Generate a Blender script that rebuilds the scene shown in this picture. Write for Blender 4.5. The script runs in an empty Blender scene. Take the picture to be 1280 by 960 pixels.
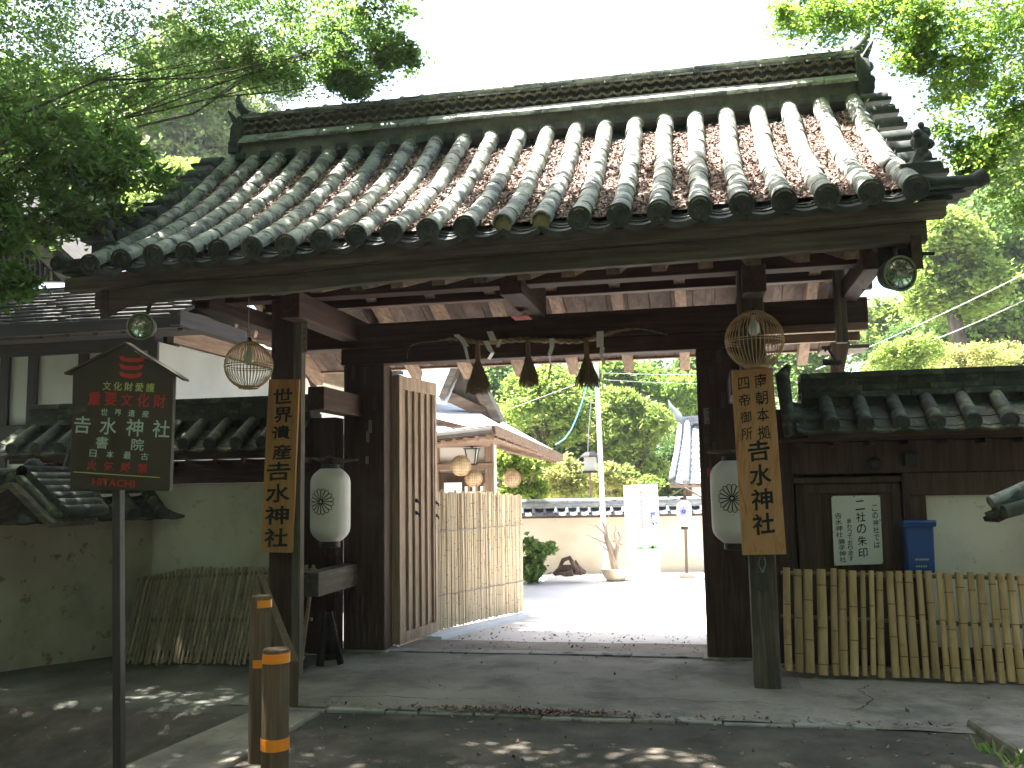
import bpy, bmesh, math, random
import numpy as np
from mathutils import Vector, Matrix, noise
rnd = random.Random(7)
rng = np.random.default_rng(7)
sc = bpy.context.scene
COL = sc.collection
R = math.radians

# ------------------------------------------------------------------ camera
FPX = 1149.85; CH = 1.5
yaw, pitch, roll = R(-11.768), R(6.2438), R(-0.9804)
_F = Vector((math.sin(yaw)*math.cos(pitch), math.cos(yaw)*math.cos(pitch), math.sin(pitch)))
_r = Vector((math.cos(yaw), -math.sin(yaw), 0)); _u = _r.cross(_F)
CR = _r*math.cos(roll) + _u*math.sin(roll); CU = CR.cross(_F)
cam = bpy.data.cameras.new('camera'); camo = bpy.data.objects.new('camera', cam); COL.objects.link(camo)
cam.sensor_width = 36; cam.lens = FPX/1280*36; cam.clip_start = .05; cam.clip_end = 1000
M = Matrix.Identity(4)
for i, v in enumerate((CR, CU, -_F)):
    for j in range(3): M[j][i] = v[j]
M.translation = (0, 0, CH)
camo.matrix_world = M
sc.camera = camo
def at(px, py, Y):
    """the point at depth Y (metres north of the camera) seen at a place in the 1280x960 photograph"""
    v = _F + CR*((px-640)/FPX) - CU*((py-480)/FPX)
    return Vector((0, 0, CH)) + v*(Y/v.y)

# ------------------------------------------------------------------ light
SUN = Vector((-.40, .08, 1)).normalized()
world = bpy.data.worlds.new("World"); sc.world = world; world.use_nodes = True
nt = world.node_tree; bg = nt.nodes['Background']
sky = nt.nodes.new('ShaderNodeTexSky'); sky.sky_type = 'NISHITA'; sky.sun_disc = False
sky.sun_elevation = math.asin(SUN.z); sky.sun_rotation = math.atan2(SUN.x, SUN.y)
sky.air_density = 1.0; sky.dust_density = 4.5; sky.ozone_density = 1.5
nt.links.new(sky.outputs[0], bg.inputs[0]); bg.inputs[1].default_value = 0.10
sl = bpy.data.lights.new('sun', 'SUN'); sl.energy = 5.0; sl.angle = R(.5); sl.color = (1, .965, .91)
so = bpy.data.objects.new('sun', sl); COL.objects.link(so); so.rotation_euler = SUN.to_track_quat('Z', 'Y').to_euler()
so.location = (0, 0, 20)
sc.view_settings.view_transform = 'Standard'; sc.view_settings.look = 'None'
sc.view_settings.exposure = 2.92; sc.view_settings.gamma = 1
sc.cycles.max_bounces = 7; sc.cycles.diffuse_bounces = 4; sc.cycles.transparent_max_bounces = 8
sc.cycles.sample_clamp_indirect = 6

# ------------------------------------------------------------------ materials
MATS = {}
def mat(name, cols, scale=(4, 4, 4), rough=.8, bump=.3, detail=6, spots=None, spec=.3, var=.25, dist=.0, sharp=False, fine=None, transl=0, bscale=None):
    """cols: ramp of 2-4 colours over stretched noise; spots: (colour, scale, threshold, softness, strength); var: brightness change between objects"""
    m = bpy.data.materials.new(name); m.use_nodes = True; n = m.node_tree.nodes; l = m.node_tree.links
    b = n['Principled BSDF']; b.inputs['Roughness'].default_value = rough
    b.inputs['Specular IOR Level'].default_value = spec
    tc = n.new('ShaderNodeTexCoord'); oi = n.new('ShaderNodeObjectInfo')
    mp = n.new('ShaderNodeMapping'); mp.inputs['Scale'].default_value = scale
    ml = n.new('ShaderNodeMath'); ml.operation = 'MULTIPLY'; ml.inputs[1].default_value = 37.
    l.new(oi.outputs['Random'], ml.inputs[0]); l.new(ml.outputs[0], mp.inputs['Location'])
    l.new(tc.outputs['Object'], mp.inputs['Vector'])
    no = n.new('ShaderNodeTexNoise'); no.inputs['Scale'].default_value = 1; no.inputs['Detail'].default_value = detail
    no.inputs['Roughness'].default_value = .62; no.inputs['Distortion'].default_value = dist
    l.new(mp.outputs[0], no.inputs['Vector'])
    rp = n.new('ShaderNodeValToRGB'); e = rp.color_ramp.elements
    lo, hi = (.42, .58) if sharp else (.3, .7)
    k = len(cols)
    e[0].position = lo; e[1].position = hi
    e[0].color = (*cols[0], 1); e[1].color = (*cols[-1], 1)
    for i in range(1, k-1):
        x = e.new(lo+(hi-lo)*i/(k-1)); x.color = (*cols[i], 1)
    l.new(no.outputs['Fac'], rp.inputs[0]); c = rp.outputs[0]
    for sp in (spots or []):
        s2 = n.new('ShaderNodeTexNoise'); s2.inputs['Scale'].default_value = sp[1]; s2.inputs['Detail'].default_value = 5
        s2.inputs['Roughness'].default_value = .65
        ad = n.new('ShaderNodeVectorMath'); ad.operation = 'ADD'; l.new(tc.outputs['Object'], ad.inputs[0])
        cb = n.new('ShaderNodeCombineXYZ'); l.new(ml.outputs[0], cb.inputs[0]); l.new(ml.outputs[0], cb.inputs[1]); l.new(cb.outputs[0], ad.inputs[1])
        l.new(ad.outputs[0], s2.inputs['Vector'])
        mr = n.new('ShaderNodeMapRange'); mr.inputs[1].default_value = sp[2]; mr.inputs[2].default_value = sp[2]+sp[3]
        mr.inputs[4].default_value = sp[4]; l.new(s2.outputs['Fac'], mr.inputs[0])
        mx = n.new('ShaderNodeMix'); mx.data_type = 'RGBA'; l.new(mr.outputs[0], mx.inputs[0]); l.new(c, mx.inputs[6]); mx.inputs[7].default_value = (*sp[0], 1)
        c = mx.outputs[2]
    hs = n.new('ShaderNodeHueSaturation'); l.new(c, hs.inputs['Color'])
    vr = n.new('ShaderNodeMapRange'); vr.inputs[3].default_value = 1-var; vr.inputs[4].default_value = 1+var
    l.new(oi.outputs['Random'], vr.inputs[0]); l.new(vr.outputs[0], hs.inputs['Value'])
    c = hs.outputs[0]
    l.new(c, b.inputs['Base Color'])
    if bump:
        bn = n.new('ShaderNodeBump'); bn.inputs['Strength'].default_value = bump; bn.inputs['Distance'].default_value = .01
        if bscale:
            n3 = n.new('ShaderNodeTexNoise'); n3.inputs['Scale'].default_value = bscale; n3.inputs['Detail'].default_value = 6
            l.new(tc.outputs['Object'], n3.inputs['Vector']); l.new(n3.outputs['Fac'], bn.inputs['Height'])
        else: l.new(no.outputs['Fac'], bn.inputs['Height'])
        l.new(bn.outputs[0], b.inputs['Normal'])
    MATS[name] = m; return m
def wood(name, cols, ax, **k):
    s = [26, 26, 26]; s[ax] = 1.6
    return mat(name, cols, tuple(s), dist=.6, **k)
def leafmat(name, c1, c2, tr=.5, var=.2, c3=None):
    m = bpy.data.materials.new(name); m.use_nodes = True; n = m.node_tree.nodes; l = m.node_tree.links
    for x in list(n): n.remove(x)
    out = n.new('ShaderNodeOutputMaterial'); mixs = n.new('ShaderNodeMixShader'); d = n.new('ShaderNodeBsdfPrincipled'); t = n.new('ShaderNodeBsdfTranslucent')
    d.inputs['Roughness'].default_value = .5; d.inputs['Specular IOR Level'].default_value = .35
    g = n.new('ShaderNodeNewGeometry'); rp = n.new('ShaderNodeValToRGB'); e = rp.color_ramp.elements
    e[0].color = (*c1, 1); e[1].color = (*c2, 1)
    if c3: x = e.new(.93); x.color = (*c2, 1); e[2].position = 1; e[2].color = (*c3, 1)
    l.new(g.outputs['Random Per Island'], rp.inputs[0])
    l.new(rp.outputs[0], d.inputs['Base Color'])
    hs = n.new('ShaderNodeHueSaturation'); hs.inputs['Hue'].default_value = .49; hs.inputs['Saturation'].default_value = 1.03; hs.inputs['Value'].default_value = 1.45
    l.new(rp.outputs[0], hs.inputs['Color']); l.new(hs.outputs[0], t.inputs['Color'])
    mixs.inputs[0].default_value = tr; l.new(d.outputs[0], mixs.inputs[1]); l.new(t.outputs[0], mixs.inputs[2]); l.new(mixs.outputs[0], out.inputs[0])
    MATS[name] = m; return m
def plain(name, col, rough=.7, spec=.3, metal=0, emit=None):
    m = bpy.data.materials.new(name); m.use_nodes = True; b = m.node_tree.nodes['Principled BSDF']
    b.inputs['Base Color'].default_value = (*col, 1); b.inputs['Roughness'].default_value = rough; b.inputs['Specular IOR Level'].default_value = spec
    b.inputs['Metallic'].default_value = metal
    MATS[name] = m; return m

DK = [(.034, .019, .014), (.066, .035, .025), (.105, .058, .042)]
for i, a in enumerate('XYZ'): wood('wood_black_'+a, [(.012, .010, .008), (.022, .018, .014), (.04, .032, .025)], i, rough=.85, bump=.4, var=.15)
for i, a in enumerate('XYZ'):
    wood('wood_dark_'+a, DK, i, rough=.75, bump=.5, var=.15, spots=[((.11, .075, .055), 3.0, .55, .2, .5)])
    wood('wood_grey_'+a, [(.06, .048, .036), (.12, .098, .075), (.20, .165, .125)], i, bump=.6, var=.2, spots=[((.045, .05, .035), 2.2, .5, .2, .6)])
    wood('wood_tan_'+a, [(.14, .088, .06), (.23, .155, .108), (.33, .235, .165)], i, bump=.4, var=.2, spots=[((.14, .09, .06), 3., .55, .2, .4)])
wood('wood_door', [(.25, .18, .13), (.40, .295, .215), (.51, .395, .30)], 2, bump=.5, var=.15, spots=[((.16, .105, .075), 3., .55, .2, .5)])
wood('wood_sign_left', [(.30, .145, .045), (.42, .215, .075), (.50, .27, .10)], 2, bump=.3, var=.05)
mat('wood_sign_right', [(.30, .125, .05), (.46, .22, .095), (.52, .28, .13), (.38, .165, .07)], (9, 9, 2.2), dist=2.2, bump=.25, var=.05, rough=.6)
wood('wood_brown_panel', [(.055, .032, .02), (.085, .052, .034), (.12, .078, .053)], 2, bump=.35, var=.15)
mat('roof_tile', [(.10, .11, .105), (.18, .19, .17), (.26, .265, .23), (.36, .36, .30)], (7, 7, 7), rough=.62, bump=.5, var=.22,
    spots=[((.36, .39, .32), 6.0, .50, .06, .65), ((.05, .055, .052), 14., .58, .05, .8), ((.36, .39, .24), 26., .60, .05, .6)], sharp=True)
mat('roof_tile_dark', [(.025, .03, .028), (.05, .058, .052), (.085, .095, .08)], (9, 9, 9), rough=.7, bump=.5, var=.25,
    spots=[((.20, .21, .14), 12., .60, .08, .5)])
mat('roof_tile_mossy', [(.03, .038, .03), (.06, .07, .05), (.10, .11, .075)], (8, 8, 8), rough=.85, bump=.6, var=.25,
    spots=[((.17, .19, .10), 7., .55, .08, .7), ((.03, .045, .012), 4., .55, .1, .7)])
mat('wall_slate', [(.05, .055, .065), (.09, .098, .11), (.15, .16, .17)], (5, 5, 5), rough=.5, bump=.15, var=.2)
mat('roof_tile_blue', [(.15, .16, .18), (.24, .255, .275), (.33, .345, .36)], (5, 5, 5), rough=.45, bump=.15, var=.12)
mat('ridge_tile_pale', [(.22, .24, .22), (.36, .38, .34), (.46, .47, .42)], (6, 6, 6), rough=.6, bump=.3, var=.2, spots=[((.09, .10, .08), 9., .52, .1, .8)])
mat('mortar', [(.09, .088, .065), (.15, .145, .11), (.22, .21, .16)], (6, 6, 6), rough=.95, bump=.6, var=.1, spots=[((.07, .08, .05), 6., .5, .15, .7)])
mat('clay', [(.22, .20, .10), (.33, .31, .18)], (30, 30, 30), rough=1, bump=1., var=.1)
mat('plaster_shaded', [(.24, .25, .22), (.34, .34, .31)], (1, 1, 1), rough=.95, bump=.1, var=.02)  # white plaster with the residence front's shade put into its colour
mat('plaster', [(.58, .54, .47), (.74, .70, .62), (.79, .76, .69)], (1.2, 1.2, .5), rough=.95, bump=.15, var=.03, bscale=60, spots=[((.30, .28, .22), 9, .62, .05, .35), ((.40, .36, .26), 1.6, .52, .2, .5)])
mat('plaster_old', [(.31, .27, .19), (.43, .385, .29), (.51, .46, .36)], (1.5, 1.5, .9), rough=.95, bump=.25, var=.03, bscale=50, spots=[((.16, .10, .06), 7, .60, .05, .7), ((.20, .20, .14), 1.3, .5, .2, .7)])
mat('plaster_cream', [(.50, .42, .30), (.62, .54, .42), (.68, .62, .50)], (.8, .8, 1.2), rough=.95, bump=.15, var=.03, bscale=40)
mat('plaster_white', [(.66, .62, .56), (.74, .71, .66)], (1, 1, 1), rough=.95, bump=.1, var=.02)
mat('bamboo', [(.33, .205, .09), (.46, .30, .14), (.55, .38, .20)], (16, 16, 1.5), rough=.42, bump=.1, var=.22, spec=.5, spots=[((.20, .13, .06), 9, .58, .1, .5)])
mat('bamboo_grey', [(.18, .125, .078), (.27, .195, .125), (.35, .265, .175)], (18, 18, 1.5), rough=.6, bump=.15, var=.28, spots=[((.07, .055, .04), 6, .55, .1, .6)])
mat('bamboo_pale', [(.46, .36, .23), (.62, .50, .34), (.70, .59, .43)], (18, 18, 1.5), rough=.55, bump=.15, var=.2, spots=[((.28, .19, .10), 5, .58, .1, .5)])
mat('bamboo_node', [(.15, .095, .045), (.24, .16, .08)], (20, 20, 20), rough=.6, bump=.1, var=.1)
mat('straw', [(.15, .105, .055), (.26, .19, .10), (.38, .29, .165)], (60, 60, 8), rough=.95, bump=.8, var=.1)
mat('concrete', [(.175, .150, .118), (.27, .235, .187), (.34, .305, .25)], (1.1, 1.1, 1.1), rough=.92, bump=.9, var=0, bscale=38, detail=10, spots=[((.33, .32, .29), 70, .60, .05, .45), ((.07, .065, .05), 48, .61, .05, .5), ((.12, .115, .09), 2.6, .52, .1, .5), ((.085, .082, .064), .9, .50, .16, .75), ((.29, .285, .26), 3.2, .60, .1, .5), ((.06, .058, .05), 16., .66, .05, .6)])
mat('asphalt', [(.042, .037, .030), (.09, .077, .06), (.15, .125, .096)], (2.5, 2.5, 2.5), rough=.95, bump=1., var=0, bscale=120, detail=8, spots=[((.16, .145, .12), 55., .62, .06, .6), ((.03, .035, .02), 1.4, .5, .15, .7)])
mat('soil', [(.022, .020, .013), (.045, .040, .028), (.075, .065, .045)], (2, 2, 2), rough=1, bump=1, var=0, bscale=40, detail=8, spots=[((.11, .10, .08), 30, .64, .05, .6)])
mat('courtyard_gravel', [(.45, .43, .39), (.56, .54, .50), (.63, .61, .57)], (1.2, 1.2, 1.2), rough=.95, bump=.6, var=0, bscale=90, detail=8, spots=[((.35, .33, .28), 40, .62, .06, .6)])
mat('bamboo_node_pale', [(.24, .17, .10), (.36, .27, .17)], (20, 20, 20), rough=.6, bump=.1, var=.1)
mat('pale_strip_mat', [(.7, .72, .73), (.8, .82, .83)], (3, 3, 3), rough=.9, bump=.2, var=.05)  # near-white colour of the strip at the fence foot
mat('stone', [(.16, .15, .13), (.26, .25, .22), (.36, .35, .31)], (5, 5, 5), rough=.9, bump=.5, var=.15, spots=[((.10, .11, .06), 5, .52, .1, .6)])
mat('stone_warm', [(.34, .29, .22), (.48, .42, .33)], (6, 6, 6), rough=.9, bump=.5, var=.1)
mat('bark', [(.035, .028, .022), (.075, .06, .045), (.13, .11, .085)], (14, 14, 3), rough=.95, bump=1., var=.1)
mat('bark_pale', [(.16, .12, .09), (.28, .22, .17), (.36, .30, .24)], (10, 10, 3), rough=.95, bump=.8, var=.1)
mat('driftwood', [(.05, .03, .022), (.11, .07, .05), (.19, .14, .11)], (20, 20, 5), rough=.85, bump=.8, var=.1)
mat('litter', [(.07, .032, .022), (.15, .085, .06), (.26, .17, .13), (.38, .29, .24)], (28, 28, 28), rough=.9, bump=.8, var=0, sharp=True)
mat('metal_post', [(.03, .026, .022), (.05, .043, .036)], (8, 8, 2), rough=.5, bump=.1, var=.05, spec=.5)
mat('sign_brown', [(.040, .030, .016), (.055, .042, .022)], (3, 3, 3), rough=.5, bump=.05, var=0, spec=.4)
mat('pole_grey', [(.45, .45, .44), (.60, .60, .58)], (8, 8, 1), rough=.6, bump=.1, var=.02)
mat('lantern_paper', [(.80, .77, .74), (.86, .83, .80)], (5, 5, 5), rough=.8, bump=.1, var=.02)
mat('concrete_post', [(.085, .058, .036), (.13, .092, .06), (.17, .125, .085)], (30, 30, 1.5), rough=1, spec=.1, bump=.4, var=.1, dist=.8)
mat('shingle', [(.025, .023, .02), (.042, .038, .032), (.065, .06, .052)], (1.5, 9, 9), rough=.9, bump=.4, var=.12)
mat('copper_roof', [(.42, .44, .46), (.54, .56, .58), (.62, .63, .64)], (2, 6, 6), rough=.55, bump=.15, var=.05)
mat('hill_green', [(.02, .035, .012), (.04, .065, .02), (.07, .10, .035)], (.6, .6, .6), rough=1, bump=.5, var=0)
plain('ink', (.012, .011, .010), .6); plain('ink_grey', (.10, .09, .08), .8)
plain('sign_red', (.42, .035, .018), .5); plain('sign_pale', (.36, .46, .36), .5); plain('sign_lime', (.40, .42, .13), .5)
plain('paper_white', (.82, .82, .81), .85); plain('paper_old', (.33, .27, .22), .9); plain('paper_red', (.45, .10, .07), .85)
plain('plastic_blue', (.012, .075, .30), .4, .5); plain('black', (.012, .012, .012), .5); plain('lamp_black', (.03, .03, .028), .45)
plain('tape_orange', (.85, .27, .012), .45); plain('brass', (.17, .19, .10), .5, .5); plain('bulb', (.55, .56, .52), .15, .6)
plain('chrome', (.6, .62, .6), .15, .5, 1); plain('sign_blue', (.05, .07, .30), .7); plain('sign_pink', (.62, .28, .28), .7); plain('panel_white', (.62, .62, .61), .8); plain('sign_faded', (.30, .33, .42), .8); plain('sign_green', (.12, .40, .10), .7)
plain('rope_blue', (.18, .45, .62), .6); plain('cable', (.20, .20, .20), .6); plain('cable_pale', (.22, .22, .21), .5); plain('lamp_glass', (.5, .5, .45), .2, .5)
leafmat('leaf_maple', (.065, .14, .03), (.13, .215, .055), .62, c3=(.22, .25, .05))
leafmat('leaf_maple_sun', (.09, .19, .03), (.18, .28, .05), .66, c3=(.30, .31, .06))
leafmat('leaf_broad', (.06, .13, .025), (.12, .22, .045), .55, c3=(.10, .09, .02))
leafmat('leaf_pine', (.10, .16, .05), (.22, .27, .09), .5, c3=(.25, .2, .06))
leafmat('leaf_light', (.14, .22, .04), (.27, .36, .085), .55)
leafmat('leaf_mid', (.07, .15, .035), (.17, .26, .065), .52)
leafmat('leaf_yellow', (.20, .26, .06), (.36, .35, .13), .5, c3=(.42, .26, .14))
leafmat('leaf_deep', (.035, .09, .022), (.09, .16, .04), .42)
leafmat('leaf_red', (.07, .03, .012), (.14, .05, .02), .5)
lm = bpy.data.materials.new('dry_leaf'); lm.use_nodes = True; MATS['dry_leaf'] = lm
_n = lm.node_tree.nodes; _g = _n.new('ShaderNodeNewGeometry'); _rp = _n.new('ShaderNodeValToRGB'); _e = _rp.color_ramp.elements
_e[0].color = (.06, .026, .016, 1); _e[1].color = (.40, .32, .27, 1)
for p_, c_ in ((.35, (.10, .05, .035, 1)), (.65, (.19, .105, .075, 1)), (.88, (.28, .18, .14, 1))): _x = _e.new(p_); _x.color = c_
lm.node_tree.links.new(_g.outputs['Random Per Island'], _rp.inputs[0]); lm.node_tree.links.new(_rp.outputs[0], _n['Principled BSDF'].inputs['Base Color'])
_n['Principled BSDF'].inputs['Roughness'].default_value = .7
# courtyard ground gets brighter/bluer only through light; wave of rows on the near wood posts is grain

# ------------------------------------------------------------------ mesh building
class MB:
    def __init__(s): s.v = []; s.f = []; s.mi = []; s.cur = 0
    def add(s, vs, fs):
        b = len(s.v); s.v += [tuple(p) for p in vs]
        for f in fs: s.f.append([b+i for i in f]); s.mi.append(s.cur)
        return s
    def box(s, lo, hi, ch=0):
        x0, y0, z0 = lo; x1, y1, z1 = hi
        return s.add([(x0,y0,z0),(x1,y0,z0),(x1,y1,z0),(x0,y1,z0),(x0,y0,z1),(x1,y0,z1),(x1,y1,z1),(x0,y1,z1)],
              [(0,3,2,1),(4,5,6,7),(0,1,5,4),(1,2,6,5),(2,3,7,6),(3,0,4,7)])
    def hexa(s, b4, t4):
        return s.add(list(b4)+list(t4), [(0,3,2,1),(4,5,6,7),(0,1,5,4),(1,2,6,5),(2,3,7,6),(3,0,4,7)])
    def beam(s, p, q, w, h, up=(0,0,1)):
        """box from p to q, width w across, height h along up"""
        p = Vector(p); q = Vector(q); d = (q-p).normalized(); up = Vector(up)
        sd = d.cross(up).normalized(); uu = sd.cross(d).normalized()
        a = [p+sd*w/2*i+uu*h/2*j for i, j in ((-1,-1),(1,-1),(1,1),(-1,1))]
        b = [q+sd*w/2*i+uu*h/2*j for i, j in ((-1,-1),(1,-1),(1,1),(-1,1))]
        return s.add(a+b, [(0,3,2,1),(4,5,6,7),(0,1,5,4),(1,2,6,5),(2,3,7,6),(3,0,4,7)])
    def tube(s, pts, r, n=10, caps=True, arc=None, flat=1.0):
        pts = [Vector(p) for p in pts]; k = len(pts)
        rs = r if isinstance(r, (list, tuple)) else [r]*k
        vs = []; up = None
        for i in range(k):
            d = (pts[min(i+1,k-1)]-pts[max(i-1,0)]).normalized()
            if up is None:
                up = Vector((0,0,1)) if abs(d.z) < .9 else Vector((0,1,0))
            sd = d.cross(up).normalized(); up = sd.cross(d).normalized()
            for j in range(n):
                a = 2*math.pi*j/n
                vs.append(pts[i]+sd*math.cos(a)*rs[i]+up*math.sin(a)*rs[i]*flat)
        fs = []
        for i in range(k-1):
            for j in range(n):
                a = i*n+j; b = i*n+(j+1)%n; fs.append((a, b, b+n, a+n))
        if caps: fs.append(tuple(range(n-1,-1,-1))); fs.append(tuple(range((k-1)*n, k*n)))
        return s.add(vs, fs)
    def lathe(s, prof, c=(0,0,0), n=20, ax='Z', closed=True):
        """prof: list of (radius, height)"""
        c = Vector(c); vs = []
        for (r, h) in prof:
            for j in range(n):
                a = 2*math.pi*j/n; x, y = r*math.cos(a), r*math.sin(a)
                vs.append(c+(Vector((x,y,h)) if ax=='Z' else Vector((x,h,y)) if ax=='Y' else Vector((h,x,y))))
        fs = []
        for i in range(len(prof)-1):
            for j in range(n):
                a = i*n+j; b = i*n+(j+1)%n; fs.append((a, b, b+n, a+n))
        if closed: fs.append(tuple(range(n-1,-1,-1))); fs.append(tuple(range((len(prof)-1)*n, len(prof)*n)))
        return s.add(vs, fs)
    def prism(s, poly, vec):
        n = len(poly); v = Vector(vec); vs = [Vector(p) for p in poly]; vs += [p+v for p in vs]
        return s.add(vs, [tuple(range(n-1,-1,-1)), tuple(range(n, 2*n))]+[(i,(i+1)%n,(i+1)%n+n,i+n) for i in range(n)])
    def ball(s, c, r, n=10, m=7):
        r = r if isinstance(r, tuple) else (r,r,r)
        prof = [(math.sin(math.pi*i/m), -math.cos(math.pi*i/m)) for i in range(m+1)]
        prof[0] = (.02,-1); prof[-1] = (.02,1); b = len(s.v)
        s.lathe(prof, n=n)
        for i in range(b, len(s.v)): p = s.v[i]; s.v[i] = (c[0]+p[0]*r[0], c[1]+p[1]*r[1], c[2]+p[2]*r[2])
        return s
    def mesh(s, name, mats, smooth=False):
        me = bpy.data.meshes.new(name); me.from_pydata(s.v, [], s.f)
        for m in (mats if isinstance(mats, (list, tuple)) else [mats]): me.materials.append(MATS[m])
        if len(me.materials) > 1: me.polygons.foreach_set('material_index', s.mi)
        bm = bmesh.new(); bm.from_mesh(me); bmesh.ops.recalc_face_normals(bm, faces=bm.faces); bm.to_mesh(me); bm.free()
        if smooth:
            me.polygons.foreach_set('use_smooth', [True]*len(me.polygons))
            me.set_sharp_from_angle(angle=R(40))
        return me
    def build(s, name, mats, parent=None, smooth=False, bevel=0, label=None, kind=None):
        if parent is not None:
            L = parent['_o'] if '_o' in parent else None
            L = ORG.get(parent, Vector((0,0,0)))
            s.v = [(p[0]-L[0], p[1]-L[1], p[2]-L[2]) for p in s.v]
        me = s.mesh(name, mats, smooth)
        return link(name, me, parent, bevel=bevel, label=label, kind=kind)
ORG = {}
def link(name, me, parent=None, matrix=None, bevel=0, label=None, kind=None):
    o = bpy.data.objects.new(name, me); COL.objects.link(o)
    if parent is not None: o.parent = parent; ORG[o] = ORG.get(parent, Vector((0,0,0)))
    if matrix is not None: o.matrix_local = matrix
    if bevel:
        b = o.modifiers.new('bevel', 'BEVEL'); b.width = bevel; b.segments = 2; b.limit_method = 'ANGLE'
    if label: o['label'] = label
    if kind: o['kind'] = kind
    return o
def thing(name, label, cat, loc=(0,0,0), group=None):
    o = bpy.data.objects.new(name, None); COL.objects.link(o); o.location = loc; o.empty_display_size = .1
    ORG[o] = Vector(loc); o['label'] = label; o['category'] = cat
    if group: o['group'] = group
    return o
def tag(o, label, cat, group=None):
    o['label'] = label; o['category'] = cat
    if group: o['group'] = group
    return o
def struct(o): o['kind'] = 'structure'; return o
def bx(name, lo, hi, m, parent, bevel=.004, **k): return MB().box(lo, hi).build(name, m, parent, bevel=bevel, **k)
def bm_(name, p, q, w, h, m, parent, bevel=.004, **k): return MB().beam(p, q, w, h).build(name, m, parent, bevel=bevel, **k)
def dup(root, loc=None, label=None, rotz=None, scale=None):
    c = root.copy(); COL.objects.link(c)
    if loc is not None: c.location = loc
    if rotz is not None: c.rotation_euler = (0, 0, rotz)
    if scale is not None: c.scale = (scale,)*3
    if label: c['label'] = label
    for ch in root.children:
        d = ch.copy(); COL.objects.link(d); d.parent = c
        for g in ch.children:
            e = g.copy(); COL.objects.link(e); e.parent = d
    return c
def frame(o, r, u, n=None):
    """matrix with local x = r, y = u, z = r x u, at o"""
    r = Vector(r).normalized(); u = Vector(u).normalized(); n = r.cross(u).normalized(); u = n.cross(r)
    m = Matrix.Identity(4)
    for i, v in enumerate((r, u, n)):
        for j in range(3): m[j][i] = v[j]
    m.translation = o; return m

# lettering: glyph outlines become flat meshes
def glyphs(items, mats, parent, org, rt, up, name='lettering', brush=0, bold=0.0, label=None):
    """items: (text, x, y, width, height[, material index]) with x, y the centre in metres on the board"""
    mb = MB(); F = frame(Vector(org), rt, up)
    for k, it in enumerate(items):
        ch, x, y, w, h = it[:5]; mb.cur = it[5] if len(it) > 5 else 0
        cu = bpy.data.curves.new('glyph', 'FONT'); cu.body = ch; cu.size = 1; cu.offset = bold; cu.resolution_u = 3
        o = bpy.data.objects.new('glyph', cu); COL.objects.link(o)
        me = bpy.data.meshes.new_from_object(o.evaluated_get(bpy.context.evaluated_depsgraph_get()))
        vs = [v.co.copy() for v in me.vertices]; fs = [tuple(p.vertices) for p in me.polygons]
        bpy.data.objects.remove(o); bpy.data.curves.remove(cu); bpy.data.meshes.remove(me)
        if not vs: continue
        x0 = min(v.x for v in vs); x1 = max(v.x for v in vs); y0 = min(v.y for v in vs); y1 = max(v.y for v in vs)
        out = []
        for v in vs:
            a = (v.x-x0)/max(x1-x0,1e-6)-.5; b = (v.y-y0)/max(y1-y0,1e-6)-.5
            if brush:
                nz = noise.noise_vector(Vector((a*5+k*7.1, b*5, k*3.3)))*brush
                a += nz.x*.6; b += nz.y*.6 + a*.09
            out.append(F @ Vector((x+a*w, y+b*h, .0)))
        mb.add(out, fs)
    L = ORG.get(parent, Vector((0,0,0))); mb.v = [tuple(Vector(p)-L) for p in mb.v]
    me = bpy.data.meshes.new(name); me.from_pydata(mb.v, [], mb.f)
    for m in mats: me.materials.append(MATS[m])
    if len(mats) > 1: me.polygons.foreach_set('material_index', mb.mi)
    return link(name, me, parent, label=label)

# ================================================================== GROUND
def grid_sheet(name, x0, x1, y0, y1, nx, ny, zf, m, uvcut=None):
    vs = []; fs = []
    for j in range(ny+1):
        for i in range(nx+1):
            x = x0+(x1-x0)*i/nx; y = y0+(y1-y0)*j/ny; vs.append((x, y, zf(x, y)))
    for j in range(ny):
        for i in range(nx):
            a = j*(nx+1)+i; c = vs[a]
            if uvcut and not uvcut((vs[a][0]+vs[a+nx+2][0])/2, (vs[a][1]+vs[a+nx+2][1])/2): continue
            fs.append((a, a+1, a+nx+2, a+nx+1))
    me = bpy.data.meshes.new(name); me.from_pydata(vs, [], fs); me.materials.append(MATS[m])
    me.polygons.foreach_set('use_smooth', [True]*len(fs))
    return struct(link(name, me))
def fbm(x, y, s=1., seed=0): return noise.fractal(Vector((x*s+seed, y*s-seed, seed*1.7)), 1., 2., 4)
def left_drop(x, y):
    """the ground falls away on the left, below the ramp"""
    d = max(0, min(1, (-2.75-x)/1.2))*max(0, min(1, (6.05-y)/1.0))
    return -.32*d
mat('concrete_shaded', [(.06, .062, .048), (.10, .10, .08), (.14, .14, .115)], (1.3, 1.3, 1.3), rough=.95, bump=.4, var=0, bscale=45, detail=8, spots=[((.04, .048, .025), 1.2, .48, .14, .7), ((.19, .185, .16), 3.2, .62, .1, .4)])  # green-spotted concrete with the left side's deep shade put into its colour
grid_sheet('terrain', -90, 90, -40, 160, 60, 60, lambda x, y: -.75 if abs(x) < 30 and y < 30 else -.75+min(11, max(0, (y-42))*.2+max(0, x-20)*.1+max(0, -x-26)*.08), 'hill_green')
grid_sheet('forecourt', -14, 14, -12, 6.3, 160, 110, lambda x, y: -.020+.010*fbm(x, y, .9)+left_drop(x, y), 'asphalt')
grid_sheet('apron_ground', -3.35, .62, 6.12, 8.9, 60, 50, lambda x, y: .0+.006*fbm(x, y, 2.), 'concrete')
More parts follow.
